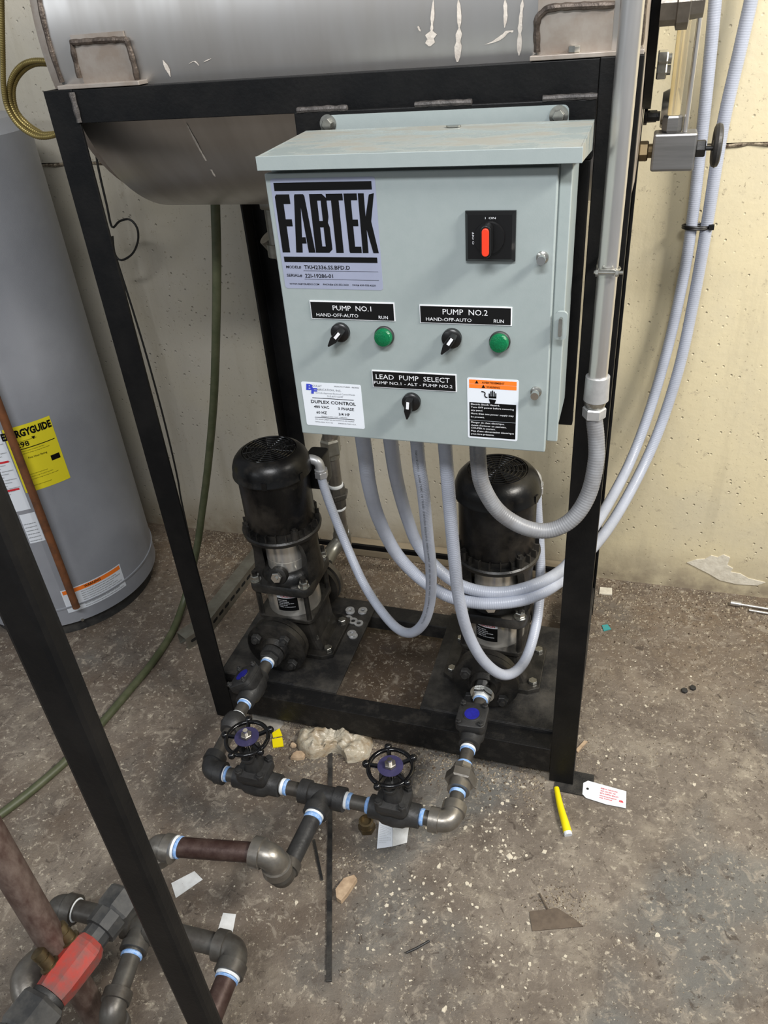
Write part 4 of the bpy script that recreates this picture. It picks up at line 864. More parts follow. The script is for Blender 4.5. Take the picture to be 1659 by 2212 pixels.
z2 = vz(712, 965).z; b = NB(); hexn(b, (SXx, SY, z2-.022), (SXx, SY, z2+.03), .031); lathe(b, (SXx, SY, z2-.035), (0, 0, 1), [(0, .024), (.013, .025)], 24); ob('coupling', b, M['galv'], su)
z3 = vz(737, 1148).z; tape((SXx, SY, z3), (0, 0, 1), .0215, su, w=.010); b = NB(); lathe(b, (SXx, SY, z3-.05), (0, 0, 1), [(0, .028), (.044, .028), (.045, .022)], 24); ob('collar', b, M['galv'], su, smooth=True)
b = NB(); tube(b, smoothpath([(SXx, SY, 1.0), (SXx, SY, 1.06), (SXx-.02, SY-.01, 1.10), (SXx-.05, SY-.03, 1.14), (.125, .52, 1.19)], .01), .022, 20); ob('bend', b, M['pipelight'], su, smooth=True)
q = Yp(586, 500, .50); b = NB(); cyl(b, (q.x+.012, .50, 1.15), (q.x+.012, .50, 1.345), .0205, 20); hexn(b, (q.x+.012, .50, 1.262), (q.x+.012, .50, 1.29), .030); lathe(b, (q.x+.012, .50, 1.15), (0, 0, 1), [(0, .027), (.03, .027), (.031, .021)], 20); ob('outlet_pipe', b, M['galv'], su, smooth=True)

# ================================================================== NEAR BLACK POST, RUSTY PIPES, LOWER-LEFT PIPEWORK
b = NB(); box(b, .498, .543, -.882, -.856, 0.0, 1.66)
tag(ob('near_post', b, M['black'], bevel=.007), 'black painted square post slanting across the lower left foreground', 'post')
b = NB(); p0 = Vector((.150, -.785, 0)); lathe(b, p0, (0, 0, 1), [(0, .0245), (1.25, .0245)], 24); 
tag(ob('foreground_pipe', b, M['scuffed'], smooth=True), 'thick scuffed brown pipe rising at the lower left corner', 'pipe')
lp = root('floor_pipework', 'low grey threaded pipework crossing the lower left of the floor', 'pipework', (.2, -.66, .15))
LZ = .16
e0, e1 = Zp(122, 1955, LZ), Zp(515, 2052, LZ)
d = (e1-e0).normalized(); pipe(e0+d*.03, e1-d*.03, .0205, M['pipe'], lp)
n_ = Vector((-d.y, d.x, 0))
elbow(e0, d, -n_*.3+Vector((0, 0, -1)), .027, .045, M['pipe'], lp); tape(e0+d*.046, d, .0215, lp, w=.008)
elbow(e1, -d, -n_, .027, .044, M['pipe'], lp); tape(e1-n_*.048, n_, .0215, lp); tape(e1-n_*.055, n_, .0207, lp, m=M['bluetape'], w=.005)
pipe(e1-n_*.03, e1-n_*.42, .0205, M['rustpipe'], lp)
t0 = Zp(305, 2005, LZ); t1 = Zp(238, 2195, LZ); dd = (t1-t0).normalized()
b = NB(); lathe(b, t0-d*.035, d, [(0, .021), (.001, .0265), (.02, .0265), (.021, .0235), (.049, .0235), (.05, .0265), (.069, .0265), (.07, .021)], 24); lathe(b, t0, dd, [(0, .022), (.03, .023), (.031, .027), (.045, .027)], 24); ob('tee', b, M['pipe'], lp, smooth=True)
pipe(t0+dd*.03, t1-dd*.02, .0185, M['pipe'], lp); tape(t0+dd*.053, dd, .0188, lp, m=M['bluetape'], w=.008); tape(t1-dd*.03, dd, .0192, lp, m=M['bluetape'], w=.012)
elbow(t1, -dd, Vector((0, 0, -1)), .025, .04, M['pipe'], lp)
# red balancing valve with black unions
rv = root('balancing_valve', 'dusty red valve with two brass test ports between black unions, lower left', 'valve', (.1, -.72, .16))
r0, r1_ = Zp(258, 1955, .30), Zp(62, 2212, .30); rd = (r1_-r0).normalized(); Lr = (r1_-r0).length
up = Vector((0, 0, 1)); sd = rd.cross(up)
def RP(t): return r0+rd*(Lr*t)
b = NB(); hexn(b, RP(-.10), RP(.10), .036, .3); lathe(b, RP(.10), rd, [(0, .032), (.03, .031), (.031, .024), (.06, .024)], 10); ob('union', b, M['rubber'], rv)
b = NB(); lathe(b, RP(.33), rd, [(0, .026), (.010, .032), (.02, .034), (Lr*.45-.02, .033), (Lr*.45, .030)], 8, rot=.3); rb = ob('valve_body', b, M['redvalve'], rv)
for t, px, py in ((.42, 0, 0), (.64, 0, 0)):
    b = NB(); q = RP(t)+up*.022+sd*.022; dn = (up*1.0+sd*.55).normalized()
    lathe(b, q, dn, [(0, .0165), (.004, .0165), (.0045, .012), (.020, .012), (.0205, .010), (.025, .010), (.026, .0125), (.036, .0125), (.038, .009)], 18); ob('test_port', b, M['brass'], rb, smooth=True, label='brass test port')
b = NB(); lathe(b, RP(.785), rd, [(0, .030), (.006, .031), (.012, .030)], 24); ob('locking_ring', b, M['forge'], rv, smooth=True)
b = NB(); hexn(b, RP(.83), RP(1.10), .044, .1); lathe(b, RP(1.10), rd, [(0, .04), (.04, .038)], 10); ob('union', b, M['rubber'], rv)
q0, q1 = Zp(80, 2085, .26), Zp(110, 2150, .26)
ge = root('grey_elbow', 'grey galvanised elbow with tape beside the lower black union', 'elbow', q0)
b = NB(); tube(b, smoothpath([q0+Vector((-.02, .05, -.06)), q0, q0+Vector((.006, -.03, .012)), Zp(68, 2165, .26)], .008), .0275, 20); ob('elbow', b, M['pipelight'], ge, smooth=True)
tape(Zp(72, 2160, .26), (q0-Zp(68, 2165, .26)), .0265, ge, w=.008)

# ================================================================== WATER HEATER
HC = Vector((-.805, .445)); HR = .300
wh = root('water_heater', 'big grey cylindrical water heater at the left wall', 'water heater', (HC.x, HC.y, 0))
b = NB(); lathe(b, (HC.x, HC.y, .05), (0, 0, 1), [(0, HR-.004), (.001, HR), (.062, HR), (.063, HR+.003), (.068, HR+.003), (.069, HR), (1.40, HR), (1.43, HR-.03), (1.435, 0)], 96); ob('jacket', b, M['heater'], wh, smooth=True)
b = NB(); lathe(b, (HC.x, HC.y, .001), (0, 0, 1), [(0, HR-.02), (.0485, HR-.015)], 64); ob('base_ring', b, M['rubber'], wh, label='black base ring')
def heaterp(px, py, lift=0):
    dv = ray(px, py); R = HR+lift; ox, oy = CP.x-HC.x, CP.y-HC.y
    A = dv.x**2+dv.y**2; B = 2*(ox*dv.x+oy*dv.y); Cc = ox*ox+oy*oy-R*R; t = (-B-math.sqrt(max(0, B*B-4*A*Cc)))/(2*A); return CP+dv*t
def hsurf(lift): return lambda u, v: Vector((HC.x+(HR+lift)*math.cos(u), HC.y+(HR+lift)*math.sin(u), v))
def hpatch(name, u0, u1, z0, z1, m_, lift, parent, label=None):
    b = NB(); f = hsurf(lift); n = 14
    for i in range(n): poly(b, [(u0+(u1-u0)*i/n, z0), (u0+(u1-u0)*(i+1)/n, z0), (u0+(u1-u0)*(i+1)/n, z1), (u0+(u1-u0)*i/n, z1)], f)
    return flat(name, b, m_, parent, label)
def hu(p): return math.atan2(p.y-HC.y, p.x-HC.x)
A_, B_, C_ = heaterp(107, 897), heaterp(152, 1035), heaterp(55, 1062)
u1, zt_, zb_ = (hu(A_)+hu(B_))/2, A_.z, (B_.z+C_.z)/2; u0 = hu(C_)
s4 = hpatch('energy_label', u0, u1, zb_, zt_, M['yellow'], .0008, wh, 'yellow energy guide sticker')
f = hsurf(.0014); du, dz = u1-u0, zt_-zb_; b = NB(); UU = lambda t: u0+du*t; VV = lambda t: zb_+dz*t
text(b, 'ENERGYGUIDE', f, UU(-.06), UU(.98), VV(.845), dz*.10, .05)
text(b, '$298', f, UU(.06), UU(.42), VV(.69), dz*.075, .02);  text(b, 'First Hour Rating', f, UU(.30), UU(.70), VV(.50), dz*.028, .01)
poly(b, [(UU(.74), VV(.36)), (UU(.94), VV(.36)), (UU(.94), VV(.44)), (UU(.74), VV(.44))], f)
poly(b, [(UU(.50), VV(.80)), (UU(.58), VV(.80)), (UU(.54), VV(.755))], f)
for k in range(7): text(b, 'estimated yearly energy cost using this water heater', f, UU(.16), UU(.6+.1*(k % 3)), VV((.77, .62, .585, .26, .22, .18, .08)[k]), dz*.014)
flat('lettering', b, M['print'], s4); hpatch('ruled_line', UU(.1), UU(.95), VV(.655), VV(.667), M['print'], .0012, s4)
B2, C2 = heaterp(52, 1100), heaterp(97, 1163); uw1 = hu(heaterp(60, 1062))
s5 = hpatch('ruler_label', u0-.34, u0-.01, heaterp(40, 1098).z-.01, zt_, M['white'], .0005, wh, 'white instruction sticker')
b = NB(); f = hsurf(.001)
for k in range(22): text(b, 'installation and operation', f, u0-.30, u0-.13+.05*(k % 3), zb_+.005+dz*k/22, .004)
flat('lettering', b, M['print'], s5)
hpatch('red_line', u0-.3, u0-.04, zb_+dz*.52, zb_+dz*.55, M['redprint'], .0012, s5); hpatch('red_line', u0-.3, u0-.04, zb_+dz*.08, zb_+dz*.11, M['redprint'], .0012, s5)
a4, b4 = heaterp(50, 1108), heaterp(96, 1166); s6 = hpatch('rating_label', hu(heaterp(44, 1120)), hu(heaterp(92, 1150)), heaterp(75, 1172).z, heaterp(75, 1105).z, M['white'], .0010, wh, 'white rating sticker')
b = NB(); f = hsurf(.0016)
for k in range(6): text(b, 'model serial capacity volts watts', f, hu(heaterp(46, 1120)), hu(heaterp(86, 1150)), heaterp(75, 1168).z+.012*k, .004)
flat('lettering', b, M['print'], s6)
a5, b5, c5 = heaterp(258, 1217), heaterp(273, 1268), heaterp(143, 1322); ul, ur = hu(heaterp(130, 1278)), (hu(a5)+hu(b5))/2
s7 = hpatch('warning_label', ul, ur, (b5.z+c5.z)/2, a5.z, M['white'], .0008, wh, 'white sticker with orange band near the base'); dz7 = a5.z-(b5.z+c5.z)/2; zb7 = (b5.z+c5.z)/2; du7 = ur-ul
hpatch('orange_band', ul+du7*.02, ur-du7*.02, zb7+dz7*.80, zb7+dz7*.96, M['orangeprint'], .0014, s7)
b = NB(); text(b, 'WARNING', hsurf(.0018), ul+du7*.35, ul+du7*.62, zb7+dz7*.84, dz7*.1, .02)
for k in range(8): text(b, 'failure to install and operate the water heater properly', f, ul+du7*.28, ul+du7*(.95-.07*(k % 3)), zb7+dz7*(.06+.092*k), dz7*.045)
for k in range(2): poly(b, [(ul+du7*.10, zb7+dz7*(.12+.3*k)), (ul+du7*.2, zb7+dz7*(.12+.3*k)), (ul+du7*.15, zb7+dz7*(.3+.3*k))], f)
flat('lettering', b, M['print'], s7)
for px, py in ((178, 1338),):
    p = heaterp(px, py); nrm = Vector((p.x-HC.x, p.y-HC.y, 0)).normalized(); b = NB(); cyl(b, p, p+nrm*.004, .005, 10); ob('jacket_screw', b, M['zinc'], wh)
# relief pipe running down in front of the heater
pA, pB = heaterp(165, 1312, .035), None
dvx = pA; b = NB(); lathe(b, Vector((pA.x, pA.y, pA.z)), (0, 0, 1), [(0, .009), (.0, .0115), (1.15, .0115)], 20, rot=0)
tag(ob('relief_pipe', b, M['rust'], smooth=True), 'thin rusty brown pipe hanging down in front of the grey heater', 'pipe')
# brass coil
bc = root('gas_tube', 'brass corrugated tube hung in loose coils above the grey heater', 'tube', Yp(40, 200, .25))
cp = []
line = [(2, -60), (4, 30), (6, 120), (8, 190), (16, 232), (38, 268), (68, 290), (95, 296), (125, 288), (150, 262), (165, 220), (160, 170), (130, 140), (85, 131), (52, 138), (30, 160), (20, 190), (24, 226), (45, 262), (78, 285), (105, 290), (140, 280), (158, 240), (158, 185), (130, 146), (88, 137), (58, 146), (36, 170), (28, 200), (36, 240), (60, 268), (92, 290)]
SPc = smoothpath([Yp(min(x, 150), y, .25+.0008*i) for i, (x, y) in enumerate(line)], .0035); SPc = resample(SPc, .0011)
b = NB(); tube(b, SPc, .0052, 10, rib=.0006); ob('coil', b, M['brasscoil'], bc, smooth=True)
# black cable with a small loop behind the left post
line = [(204, 300), (212, 360), (230, 440), (242, 490), (258, 478), (280, 474), (296, 492), (298, 520), (286, 548), (262, 562), (248, 548), (243, 510), (246, 540), (262, 592), (290, 680), (320, 780), (350, 890), (372, 980), (385, 1040), (390, 1072), (402, 1130), (415, 1190)]+[None]
b = NB(); tube(b, smoothpath([Yp(*q, .70) if q else Vector((Yp(415, 1190, .70).x, .70, .0)) for q in line], .008), .0032, 8)
tag(ob('black_cable', b, M['cable'], smooth=True), 'thin black cable with a small loop hanging behind the left post', 'cable')
# green hose
line = [Yp(465, 434, .5), Yp(468, 560, .5), Yp(467, 700, .5), Yp(462, 860, .5), Yp(450, 1000, .51), Yp(436, 1110, .52), Yp(420, 1210, .50), Vector((-.34, .42, .06))]
line = [Yp(465, 434, .45), Yp(468, 560, .45), Yp(467, 700, .45), Yp(462, 860, .46), Yp(450, 1000, .47), Yp(436, 1110, .48), Yp(424, 1190, .46), Zp(400, 1290, .05), Zp(372, 1365, .012), Zp(330, 1430, .012), Zp(285, 1485, .012), Zp(230, 1550, .012), Zp(165, 1622, .012), Zp(90, 1690, .012), Zp(0, 1760, .012), Zp(-120, 1840, .012)]
b = NB(); tube(b, smoothpath(line, .012), .0115, 14)
tag(ob('green_hose', b, M['hose'], smooth=True), 'dirty green hose hanging from the tank and trailing across the floor to the left', 'hose')

# slotted strut channels on the floor
def strut(a, c, w, h, label, holes=9):
    a, c = Vector(a), Vector(c); d = (c-a).normalized(); s = Vector((-d.y, d.x, 0)); L = (c-a).length; r = root('strut_channel', label, 'channel', a, 'galvanised strut channels by the left post')
    t = .0028; sec = [(-w/2, 0), (-w/2, h), (w/2, h), (w/2, 0), (w/2-.01, 0), (w/2-.01, t), (w/2-t, t), (w/2-t, h-t), (-w/2+t, h-t), (-w/2+t, t), (-w/2+.01, t), (-w/2+.01, 0)]
    b = NB(); prism(b, sec, a, s, Vector((0, 0, 1)), d, L); ch = ob('channel', b, M['galv'], r)
    b = NB(); n = holes
    for k in range(n):
        q = a+d*(L*(k+.5)/n)-s*(w/2+.0006)+Vector((0, 0, h*.52)); prism(b, [(y, x) for x, y in capsule(.011, .028, 5)], q, d, Vector((0, 0, 1)), s, .0005)
    ob('slots', b, M['dark'], ch)
strut(Zp(436, 1375, .0)+Vector((0, 0, .001)), Zp(575, 1196, .0)+Vector((0, 0, .001)), .046, .05, 'long slotted galvanised channel on the floor behind the left post', 12)
strut(Zp(398, 1396, .0)+Vector((0, 0, .001)), Zp(430, 1375, .0)+Vector((0, 0, .001)), .05, .045, 'short galvanised channel end poking out left of the left post', 1)

# ================================================================== LOOSE THINGS
k_ = 0
def washer(px, py, z, lab):
    p = Zp(px, py, z); b = NB(); x, y, a = frame((0, 0, 1)); R = []
    for (r, h_) in ((.0065, 0), (.0135, 0), (.0135, .0028), (.0065, .0028)): R.append([p+Vector((r*math.cos(2*math.pi*k/24), r*math.sin(2*math.pi*k/24), h_)) for k in range(24)])
    rings(b, R, loop=True); return tag(ob('washer', b, M['alucast']), lab, 'washer', 'loose washers on the left base plate')
for i, (px, py, z) in enumerate([(757, 1322, .1256), (756, 1318, .1286), (783, 1322, .1256), (784, 1319, .1286), (752, 1337, .1256), (763, 1342, .1286), (775, 1347, .1256), (763, 1374, .1256), (760, 1369, .1286)]):
    washer(px, py, z, ['lower washer of the rear left stack of two by the left pump', 'upper washer of the rear left stack of two by the left pump', 'lower washer of the rear right stack of two by the left pump', 'upper washer of the rear right stack of two by the left pump', 'first of three spread washers, touching the pump base bolt', 'middle one of the three spread washers by the left pump', 'last of three spread washers, nearest the plate edge', 'lower washer of the front stack of two by the left pump', 'upper washer of the front stack of two by the left pump'][i])
# rods
def rod(pts, w, t, m, name, label, cat):
    b = NB(); P = [Vector(p) for p in pts]
    for p, q in zip(P, P[1:]):
        d = (q-p).normalized(); s = Vector((-d.y, d.x, 0)).normalized(); up_ = s.cross(d)*-1; obox(b, (p+q)/2+Vector((0, 0, t/2)), d, s, d.cross(s), (q-p).length/2, w/2, t/2)
    return tag(ob(name, b, m, bevel=.0008), label, cat)
rod([Zp(714, 1625, .001), Zp(711, 2122, .001)], .0115, .005, M['blackdirt'], 'flat_bar', 'long flat dark steel bar lying on the floor under the manifold tee', 'bar')
rod([Zp(678, 1815, .001), Zp(696, 1902, .001)], .006, .004, M['blackdirt'], 'steel_rod', 'short thin dark rod lying beside the long flat bar', 'rod')
P = smoothpath([Zp(878, 2058, .004), Zp(900, 2048, .004), Zp(928, 2032, .004)], .01); b = NB(); tube(b, P, .0025, 8); tag(ob('wire_scrap', b, M['cable'], smooth=True), 'short curved dark wire scrap in the middle of the foreground floor', 'wire')
b = NB(); P = [Zp(1165, 1930, .003), Zp(1183, 1964, .003)]; cyl(b, P[0], P[1], .0022, 8); tag(ob('nail', b, M['metalplate']), 'rusty nail above the embedded steel plate', 'nail')
def slab(pixels, z, t, m, name, label, cat, ztop=None):
    b = NB(); pts = [Zp(x, y, z) for x, y in pixels]; A = [b.verts.new(p) for p in pts]; B = [b.verts.new(p+Vector((0, 0, t))) for p in pts]
    n = len(pts); b.faces.new(A[::-1]); b.faces.new(B)
    for i in range(n): b.faces.new((A[i], A[(i+1) % n], B[(i+1) % n], B[i]))
    return tag(ob(name, b, m), label, cat)
slab([(1143, 1970), (1203, 1962), (1240, 1985), (1260, 2002), (1150, 2012)], .0005, .002, M['metalplate'], 'steel_plate', 'flat brown steel plate bedded in the floor, lower right of centre', 'plate')
slab([(1296, 1292-22), (1322, 1294-22), (1322, 1308-22), (1294, 1306-22)], .0005, .004, M['plaster'], 'floor_tab', 'small pale plate with a hole beside the right post near the wall', 'plate')
slab([(1300, 1352), (1312, 1350), (1320, 1360), (1304, 1364)], .0005, .003, M['teal'], 'teal_scrap', 'tiny teal plastic scrap on the floor right of the stand', 'scrap')
slab([(1243, 1622), (1262, 1602), (1269, 1604), (1248, 1627)], .001, .005, M['wood'], 'wood_sliver', 'small pale wood sliver right of the front right post', 'wood')
slab([(370, 1908), (420, 1882), (438, 1900), (380, 1940)], .0006, .0006, M['paper'], 'paper_strip', 'pale blue-grey paper strip beside the near black post', 'paper')
slab([(482, 1972), (510, 1975), (500, 2028), (466, 2024)], .0006, .0006, M['paper'], 'paper_scrap', 'dirty white rectangular paper scrap above the lower elbow', 'paper')
slab([(262, 1993), (292, 2000), (288, 2018), (258, 2010)], .0006, .0006, M['paper'], 'paper_scrap', 'small dirty white paper scrap left of the near black post', 'paper')
slab([(1192, 1345), (1210, 1348), (1208, 1364), (1186, 1360)], .0006, .003, M['metalplate'], 'steel_scrap', 'small dark plate scrap behind the front right post', 'plate')
# white shipping tag with red print
tgp = [Zp(x, y, .003) for x, y in ((1270, 1687), (1353, 1710), (1352, 1746), (1310, 1738), (1266, 1724), (1258, 1716), (1260, 1692))]
stg = root('shipping_tag', 'white card tag with red print lying by the front right post foot', 'tag', tgp[0])
b = NB(); A = [b.verts.new(p) for p in tgp]; B = [b.verts.new(p+Vector((0, 0, .0012))) for p in tgp]; b.faces.new(A[::-1]); b.faces.new(B)
for i in range(7): b.faces.new((A[i], A[(i+1) % 7], B[(i+1) % 7], B[i]))
cdt = ob('card', b, M['white'], stg)
o_, ex, ey = tgp[4], (tgp[2]-tgp[4]).normalized(), None; ey = Vector((-ex.y, ex.x, 0)); f = lambda u, v: o_+ex*u+ey*v+Vector((0, 0, .0018)); b = NB()
for s, v, e in (('REMOVE THIS ROUND', .036, .07), ('AND DISCARD THE', .029, .066), ('METAL SHIPPING BRACKET', .022, .074), ('before operating the equipment', .015, .07), ('see manual', .009, .06)): text(b, s, f, .03, e, v, .0038, .015)
flat('lettering', b, M['redprint'], cdt)
b = NB(); lathe(b, (tgp[5]+tgp[0])/2+Vector((.006, -.003, .0014)), (0, 0, 1), [(0, .0032), (.0003, .0032)], 16); ob('eyelet', b, M['dark'], cdt)
b = NB(); text(b, 'a', lambda u, v: tgp[2]+ex*(u-.018)+ey*(v+.012)+Vector((0, 0, .0018)), 0, .011, 0, .008, .03); flat('emblem', b, M['redprint'], cdt)
# yellow strap
b = NB(); P = smoothpath([Zp(1202, 1702, .012), Zp(1210, 1740, .010), Zp(1220, 1775, .012), Zp(1226, 1797, .008)], .006); tube(b, P, .008, 10, rf=lambda t: .0065+.004*t); ys = root('yellow_sleeve', 'yellow plastic sleeve lying at the foot of the front right post', 'sleeve', P[0]); ob('sleeve', b, M['yelplastic'], ys, smooth=True)
b = NB(); cyl(b, P[-1], P[-1]+(P[-1]-P[-2]).normalized()*.008, .0095, 12); ob('sleeve_end', b, M['white'], ys, label='white end')
# yellow scraps by the left valve
slab([(588, 1584), (604, 1574), (610, 1590), (590, 1594)], .003, .002, M['yelplastic'], 'yellow_scrap', 'upper yellow plastic scrap beside the left handwheel', 'scrap')
slab([(588, 1598), (610, 1594), (613, 1613), (590, 1616)], .001, .003, M['yelplastic'], 'yellow_scrap', 'lower yellow plastic scrap beside the left handwheel', 'scrap')
# wood chips
def chunk(px, py, sx, sy, h, m, name, label, cat, a=0):
    p = Zp(px, py, 0.0); b = NB(); pts = [(math.cos(t)*sx*random.uniform(.75, 1.1), math.sin(t)*sy*random.uniform(.75, 1.1)) for t in [2*math.pi*k/7 for k in range(7)]]
    ca, sa = math.cos(a), math.sin(a); rs = [[Vector((p.x+(x*ca-y*sa)*k, p.y+(x*sa+y*ca)*k, z)) for x, y in pts] for k, z in ((1, .001), (.95, h*.6), (.7, h))]
    rings(b, rs); return tag(ob(name, b, m), label, cat)
chunk(645, 1636, .022, .014, .016, M['wood'], 'wood_chunk', 'pale broken wood chunk left of the crumpled bag', 'wood', .4)
chunk(634, 1612, .010, .008, .010, M['wood'], 'wood_chunk', 'small brown wood crumb left of the crumpled bag', 'wood', .2)
slab([(726, 1928), (744, 1904), (766, 1897), (772, 1905), (752, 1936), (738, 1953), (728, 1946)], .001, .014, M['wood'], 'wood_chunk', 'split piece of brown wood right of the long flat bar', 'wood')
# brass reducer
p = Zp(793, 1790, 0); br = root('brass_fitting', 'dull brass hexagonal fitting standing on the floor below the right valve', 'fitting', p)
b = NB(); R = [[p+Vector((r*math.cos(2*math.pi*k/6+.3), r*math.sin(2*math.pi*k/6+.3), z)) for k in range(6)] for r, z in ((.021, .001), (.021, .016))]; rings(b, R); lathe(b, p+Vector((0, 0, .016)), (0, 0, 1), [(0, .018), (.016, .0175), (.017, .013), (.008, .012), (.0079, 0)], 24); ob('hex_body', b, M['brass'], br)
# folded leaflet
lf = root('leaflet', 'folded white instruction leaflet lying under the right gate valve', 'leaflet', Zp(845, 1805, 0))
b = NB(); L1 = [Zp(819, 1772, .012), Zp(848, 1788, .022), Zp(848, 1828, .02), Zp(814, 1833, .003)]; v = [b.verts.new(p) for p in L1]; v2 = [b.verts.new(p-Vector((0, 0, .001))) for p in L1]; b.faces.new(v); b.faces.new(v2[::-1])
for i in range(4): b.faces.new((v[i], v[(i+1) % 4], v2[(i+1) % 4], v2[i]))
pg = ob('page', b, M['white'], lf)
b = NB(); L2 = [Zp(848.5, 1788, .022), Zp(883, 1788, .008), Zp(879, 1820, .004), Zp(848.5, 1828, .02)]; v = [b.verts.new(p) for p in L2]; v2 = [b.verts.new(p-Vector((0, 0, .001))) for p in L2]; b.faces.new(v); b.faces.new(v2[::-1])
for i in range(4): b.faces.new((v[i], v[(i+1) % 4], v2[(i+1) % 4], v2[i]))
ob('page', b, M['paper'], lf)
f = lambda u, v: (L1[3].lerp(L1[2], u)).lerp(L1[0].lerp(L1[1], u), v)+Vector((0, 0, .0008)); b = NB()
for k in range(10): text(b, 'keep these instructions with the valve', f, .12, .9 if k % 4 else .6, .2+.07*k, .028)
flat('lettering', b, M['greyprint'], pg)
# crumpled bag: lumpy heap
def crumple(outline, hmax, m, name, label, cat, n=34, seed=3, depth=.3, thick=None):
    rnd = random.Random(seed); O = [Zp(x, y, 0.0) for x, y in outline]; c = sum(O, Vector())/len(O); O = smoothpath(O+[O[0]], .008)[:-1]; b = NB(); rs = []
    from mathutils import noise as NZ
    for i in range(n+1):
        t = i/n; ring = []
        for k, p in enumerate(O):
            q = c+(p-c)*t; nz = NZ.noise(Vector((q.x*38+seed, q.y*38, 1)))*.5+abs(NZ.noise(Vector((q.x*85, q.y*85, 5+seed))))*.6
            env = math.sqrt(max(0, 1-t**4)); fold = 1-abs(NZ.noise(Vector((q.x*26+seed*2, q.y*26, 9))))*2.4; th = math.atan2(q.y-c.y, q.x-c.x); z = .002+hmax*env*(.62+.45*NZ.noise(Vector((q.x*22+seed, q.y*22, 1)))+.16*NZ.noise(Vector((q.x*70, q.y*70, 5+seed)))+.20*max(0, fold)+.10*t*abs(math.sin(th*9+4*NZ.noise(Vector((q.x*15, q.y*15, 3))))))
            jit = .004*NZ.noise(Vector((p.x*120, p.y*120, t*6))); ring.append(Vector((q.x+jit, q.y+jit*.7, max(.0015, z))))
        rs.append(ring)
    R = [[b.verts.new(p) for p in r] for r in rs[1:]]; cv = b.verts.new(rs[0][0]); m_ = len(O)
    for k in range(m_): b.faces.new((cv, R[0][k], R[0][(k+1) % m_]))
    for i in range(len(R)-1):
        for k in range(m_): b.faces.new((R[i][k], R[i+1][k], R[i+1][(k+1) % m_], R[i][(k+1) % m_]))
    return tag(ob(name, b, m, smooth=True), label, cat)
crumple([(640, 1606), (650, 1586), (690, 1574), (722, 1570), (752, 1572), (775, 1584), (800, 1592), (806, 1612), (792, 1640), (752, 1650), (742, 1634), (722, 1628), (700, 1636), (672, 1642), (650, 1626)], .048, M['bag'], 'plastic_bag', 'crumpled dirty translucent plastic bag on the floor before the stand', 'bag')
crumple([(560, 1526), (585, 1516), (598, 1530), (612, 1566), (590, 1578), (556, 1568), (545, 1545)], .006, M['clear'], 'plastic_film', 'clear plastic film wrapped under the left manifold leg', 'film', n=14, seed=9)
# conduit piece at the far right
cr = root('conduit_offcut', 'short silver tubing pieces lying on the floor at the right edge', 'tubing', Zp(1600, 1308, 0))
a, c = Zp(1578, 1302, .010), Zp(1700, 1322, .010); b = NB(); cyl(b, a, c, .0045, 12); lathe(b, a, c-a, [(0, .008), (.03, .008), (.031, .005)], 12); ob('tubing', b, M['alu'], cr, smooth=True)
a, c = Zp(1618, 1318, .006), Zp(1700, 1332, .006); b = NB(); cyl(b, a, c, .004, 12); ob('tubing', b, M['alu'], cr, smooth=True)
for px, py, l in ((1478, 1494, 'left one of two small dark nuts on the floor at right'), (1496, 1488, 'right one of two small dark nuts on the floor at right')):
    p = Zp(px, py, .0); b = NB(); hexn(b, p+Vector((0, 0, .001)), p+Vector((0, 0, .008)), .009); tag(ob('steel_nut', b, M['forge']), l, 'nut')

# paint chips: single things
def chipmesh():
    n = random.randint(4, 7); b = NB(); r = 1; pts = [(math.cos(2*math.pi*k/n+random.uniform(-.3, .3))*random.uniform(.6, 1), math.sin(2*math.pi*k/n)*random.uniform(.5, 1)) for k in range(n)]
    A = [b.verts.new((x, y, 0)) for x, y in pts]; B = [b.verts.new((x*.85, y*.85, .25+random.uniform(0, .25))) for x, y in pts]; b.faces.new(A[::-1]); b.faces.new(B)
    for i in range(n): b.faces.new((A[i], A[(i+1) % n], B[(i+1) % n], B[i]))
    bmesh.ops.recalc_face_normals(b, faces=b.faces); me = bpy.data.meshes.new('paint_chip'); b.to_mesh(me); b.free(); me.materials.append(M['chip']); return me
cm = [chipmesh() for _ in range(8)]
spots = []
clusters = [(1080, 1665, 90, 60, 26), (1090, 1790, 80, 60, 30), (1100, 1870, 60, 50, 22), (960, 1900, 60, 60, 14), (1290, 1655, 70, 40, 18), (900, 1990, 160, 80, 26), (830, 1910, 60, 50, 12), (960, 1750, 60, 60, 8), (1120, 2040, 180, 120, 30), (700, 1700, 60, 40, 8), (560, 1870, 120, 120, 10), (1400, 1450, 120, 90, 14), (1450, 1700, 150, 120, 10)]
chosen = [(948, 1871, 9), (971, 1966, 9), (1096, 1730, 9), (835, 1956, 8), (1130, 1700, 8), (1150, 1694, 7), (1320, 1690, 8), (1250, 1650, 8), (1395, 1525, 6), (1342, 1523, 6), (1005, 1788, 8), (806, 2052, 6), (1030, 1960, 6), (640, 1950, 6), (1100, 1850, 14), (1110, 1880, 9), (960, 2180, 9), (1176, 1840, 9), (1080, 1755, 8), (1420, 2020, 7)]
for x, y, s_ in chosen: spots.append((x, y, s_))
for cx_, cy_, sx_, sy_, n in clusters:
    for _ in range(n): spots.append((random.gauss(cx_, sx_*.6), random.gauss(cy_, sy_*.6), random.choice([3, 3.5, 4, 4, 5, 6])))
nchip = 0
ZONE = ['between the right manifold elbow and the front right post', 'left of the yellow sleeve', 'below the yellow sleeve', 'below the folded leaflet, to its right', 'around the red-printed tag', 'around the curved wire scrap', 'right of the broken wood piece', 'just right of the right manifold elbow', 'left of and below the embedded steel plate', 'near the manifold tee', 'left of the manifold branch pipe', 'right of the front right post near the dark nuts', 'in the open floor at the right edge']
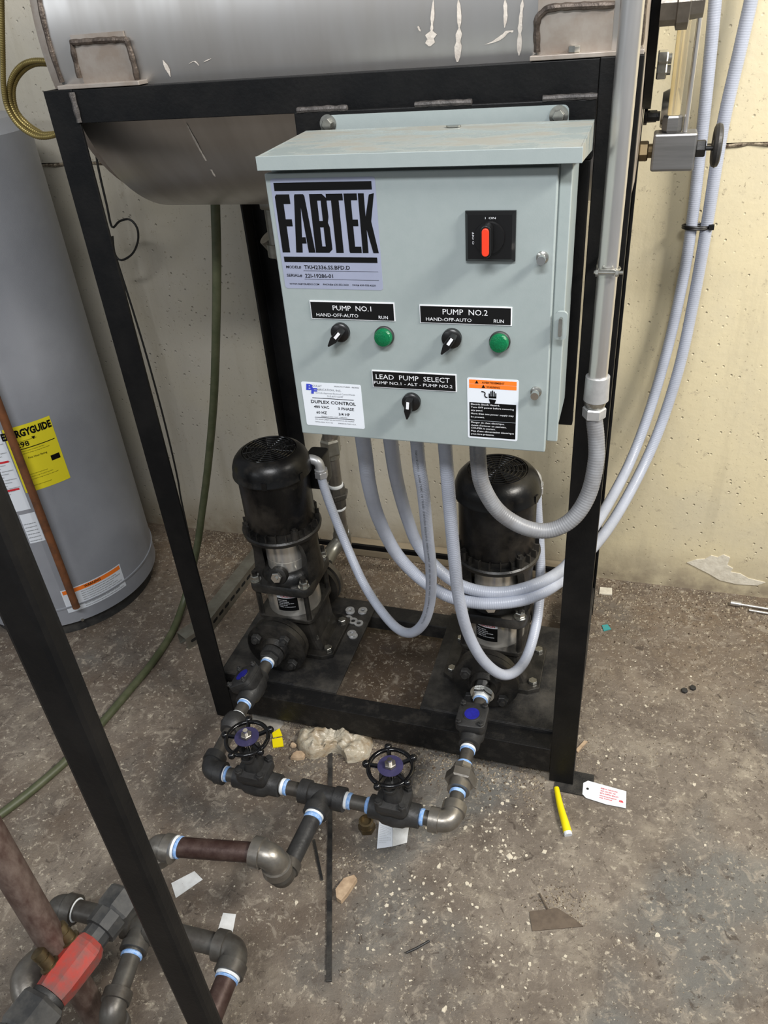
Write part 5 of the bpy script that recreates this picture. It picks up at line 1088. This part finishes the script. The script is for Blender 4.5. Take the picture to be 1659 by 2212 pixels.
for x, y, s_ in spots:
    if y > 2230 or x > 1680: continue
    p = Zp(x, y, .0006)
    if -.02 < p.x < 1.0 and 0.0 < p.y < .75: continue
    o = bpy.data.objects.new('paint_chip', random.choice(cm)); S.collection.objects.link(o)
    k = s_/900*.95; o.location = p; o.scale = (k, k*random.uniform(.6, 1), k*.5); o.rotation_euler = (random.uniform(-.08, .08), random.uniform(-.08, .08), random.uniform(0, 6.28))
    near = min(range(len(clusters)), key=lambda i: math.hypot((x-clusters[i][0])/clusters[i][2], (y-clusters[i][1])/clusters[i][3]))
    tag(o, 'white paint flake on the floor '+ZONE[near], 'paint chip', 'white paint flakes '+ZONE[near]); nchip += 1
# rubble crumbs as stuff
V, F = [], []
def crumb(p, s):
    i = len(V); a = random.uniform(0, 6.28)
    for k in range(4): V.append((p.x+s*math.cos(a+k*1.57)*random.uniform(.6, 1.2), p.y+s*math.sin(a+k*1.57)*random.uniform(.6, 1.2), 0.0))
    V.append((p.x, p.y, s*random.uniform(.5, 1.0))); F.extend([(i, i+1, i+4), (i+1, i+2, i+4), (i+2, i+3, i+4), (i+3, i, i+4)])
for _ in range(7500):
    x, y = random.uniform(-.5, 1.9), .84-abs(random.gauss(0, .13)); crumb(Vector((x, y, 0)), random.choice([.0015, .002, .002, .0025, .003, .004, .006]))
for _ in range(2200):
    x, y = random.uniform(.06, .92), random.uniform(-.06, .06)+random.gauss(0, .03); crumb(Vector((x, y, 0)), random.choice([.0015, .002, .003, .004]))
for _ in range(2600):
    x, y = random.uniform(.9, 1.9), random.uniform(.1, .7); crumb(Vector((x, y, 0)), random.choice([.0012, .0018, .0025, .003]))
for _ in range(2600):
    p = Zp(random.uniform(0, 1659), random.uniform(1650, 2230), 0); crumb(p, random.choice([.0008, .001, .0013, .002]))
for (cx_, cy_, n) in ((700, 1680, 260), (610, 1640, 200), (1250, 1640, 200), (1210, 1950, 350), (740, 1860, 150), (640, 1540, 250)):
    for _ in range(n): crumb(Zp(random.gauss(cx_, 35), random.gauss(cy_, 24), 0), random.choice([.001, .0015, .002, .0028]))
me = bpy.data.meshes.new('rubble'); me.from_pydata(V, [], F); me.update(); me.materials.append(M['gravel'])
o = bpy.data.objects.new('rubble', me); S.collection.objects.link(o); tag(o, 'crumbled concrete and paint grit scattered over the floor and along the wall', 'rubble', kind='stuff')
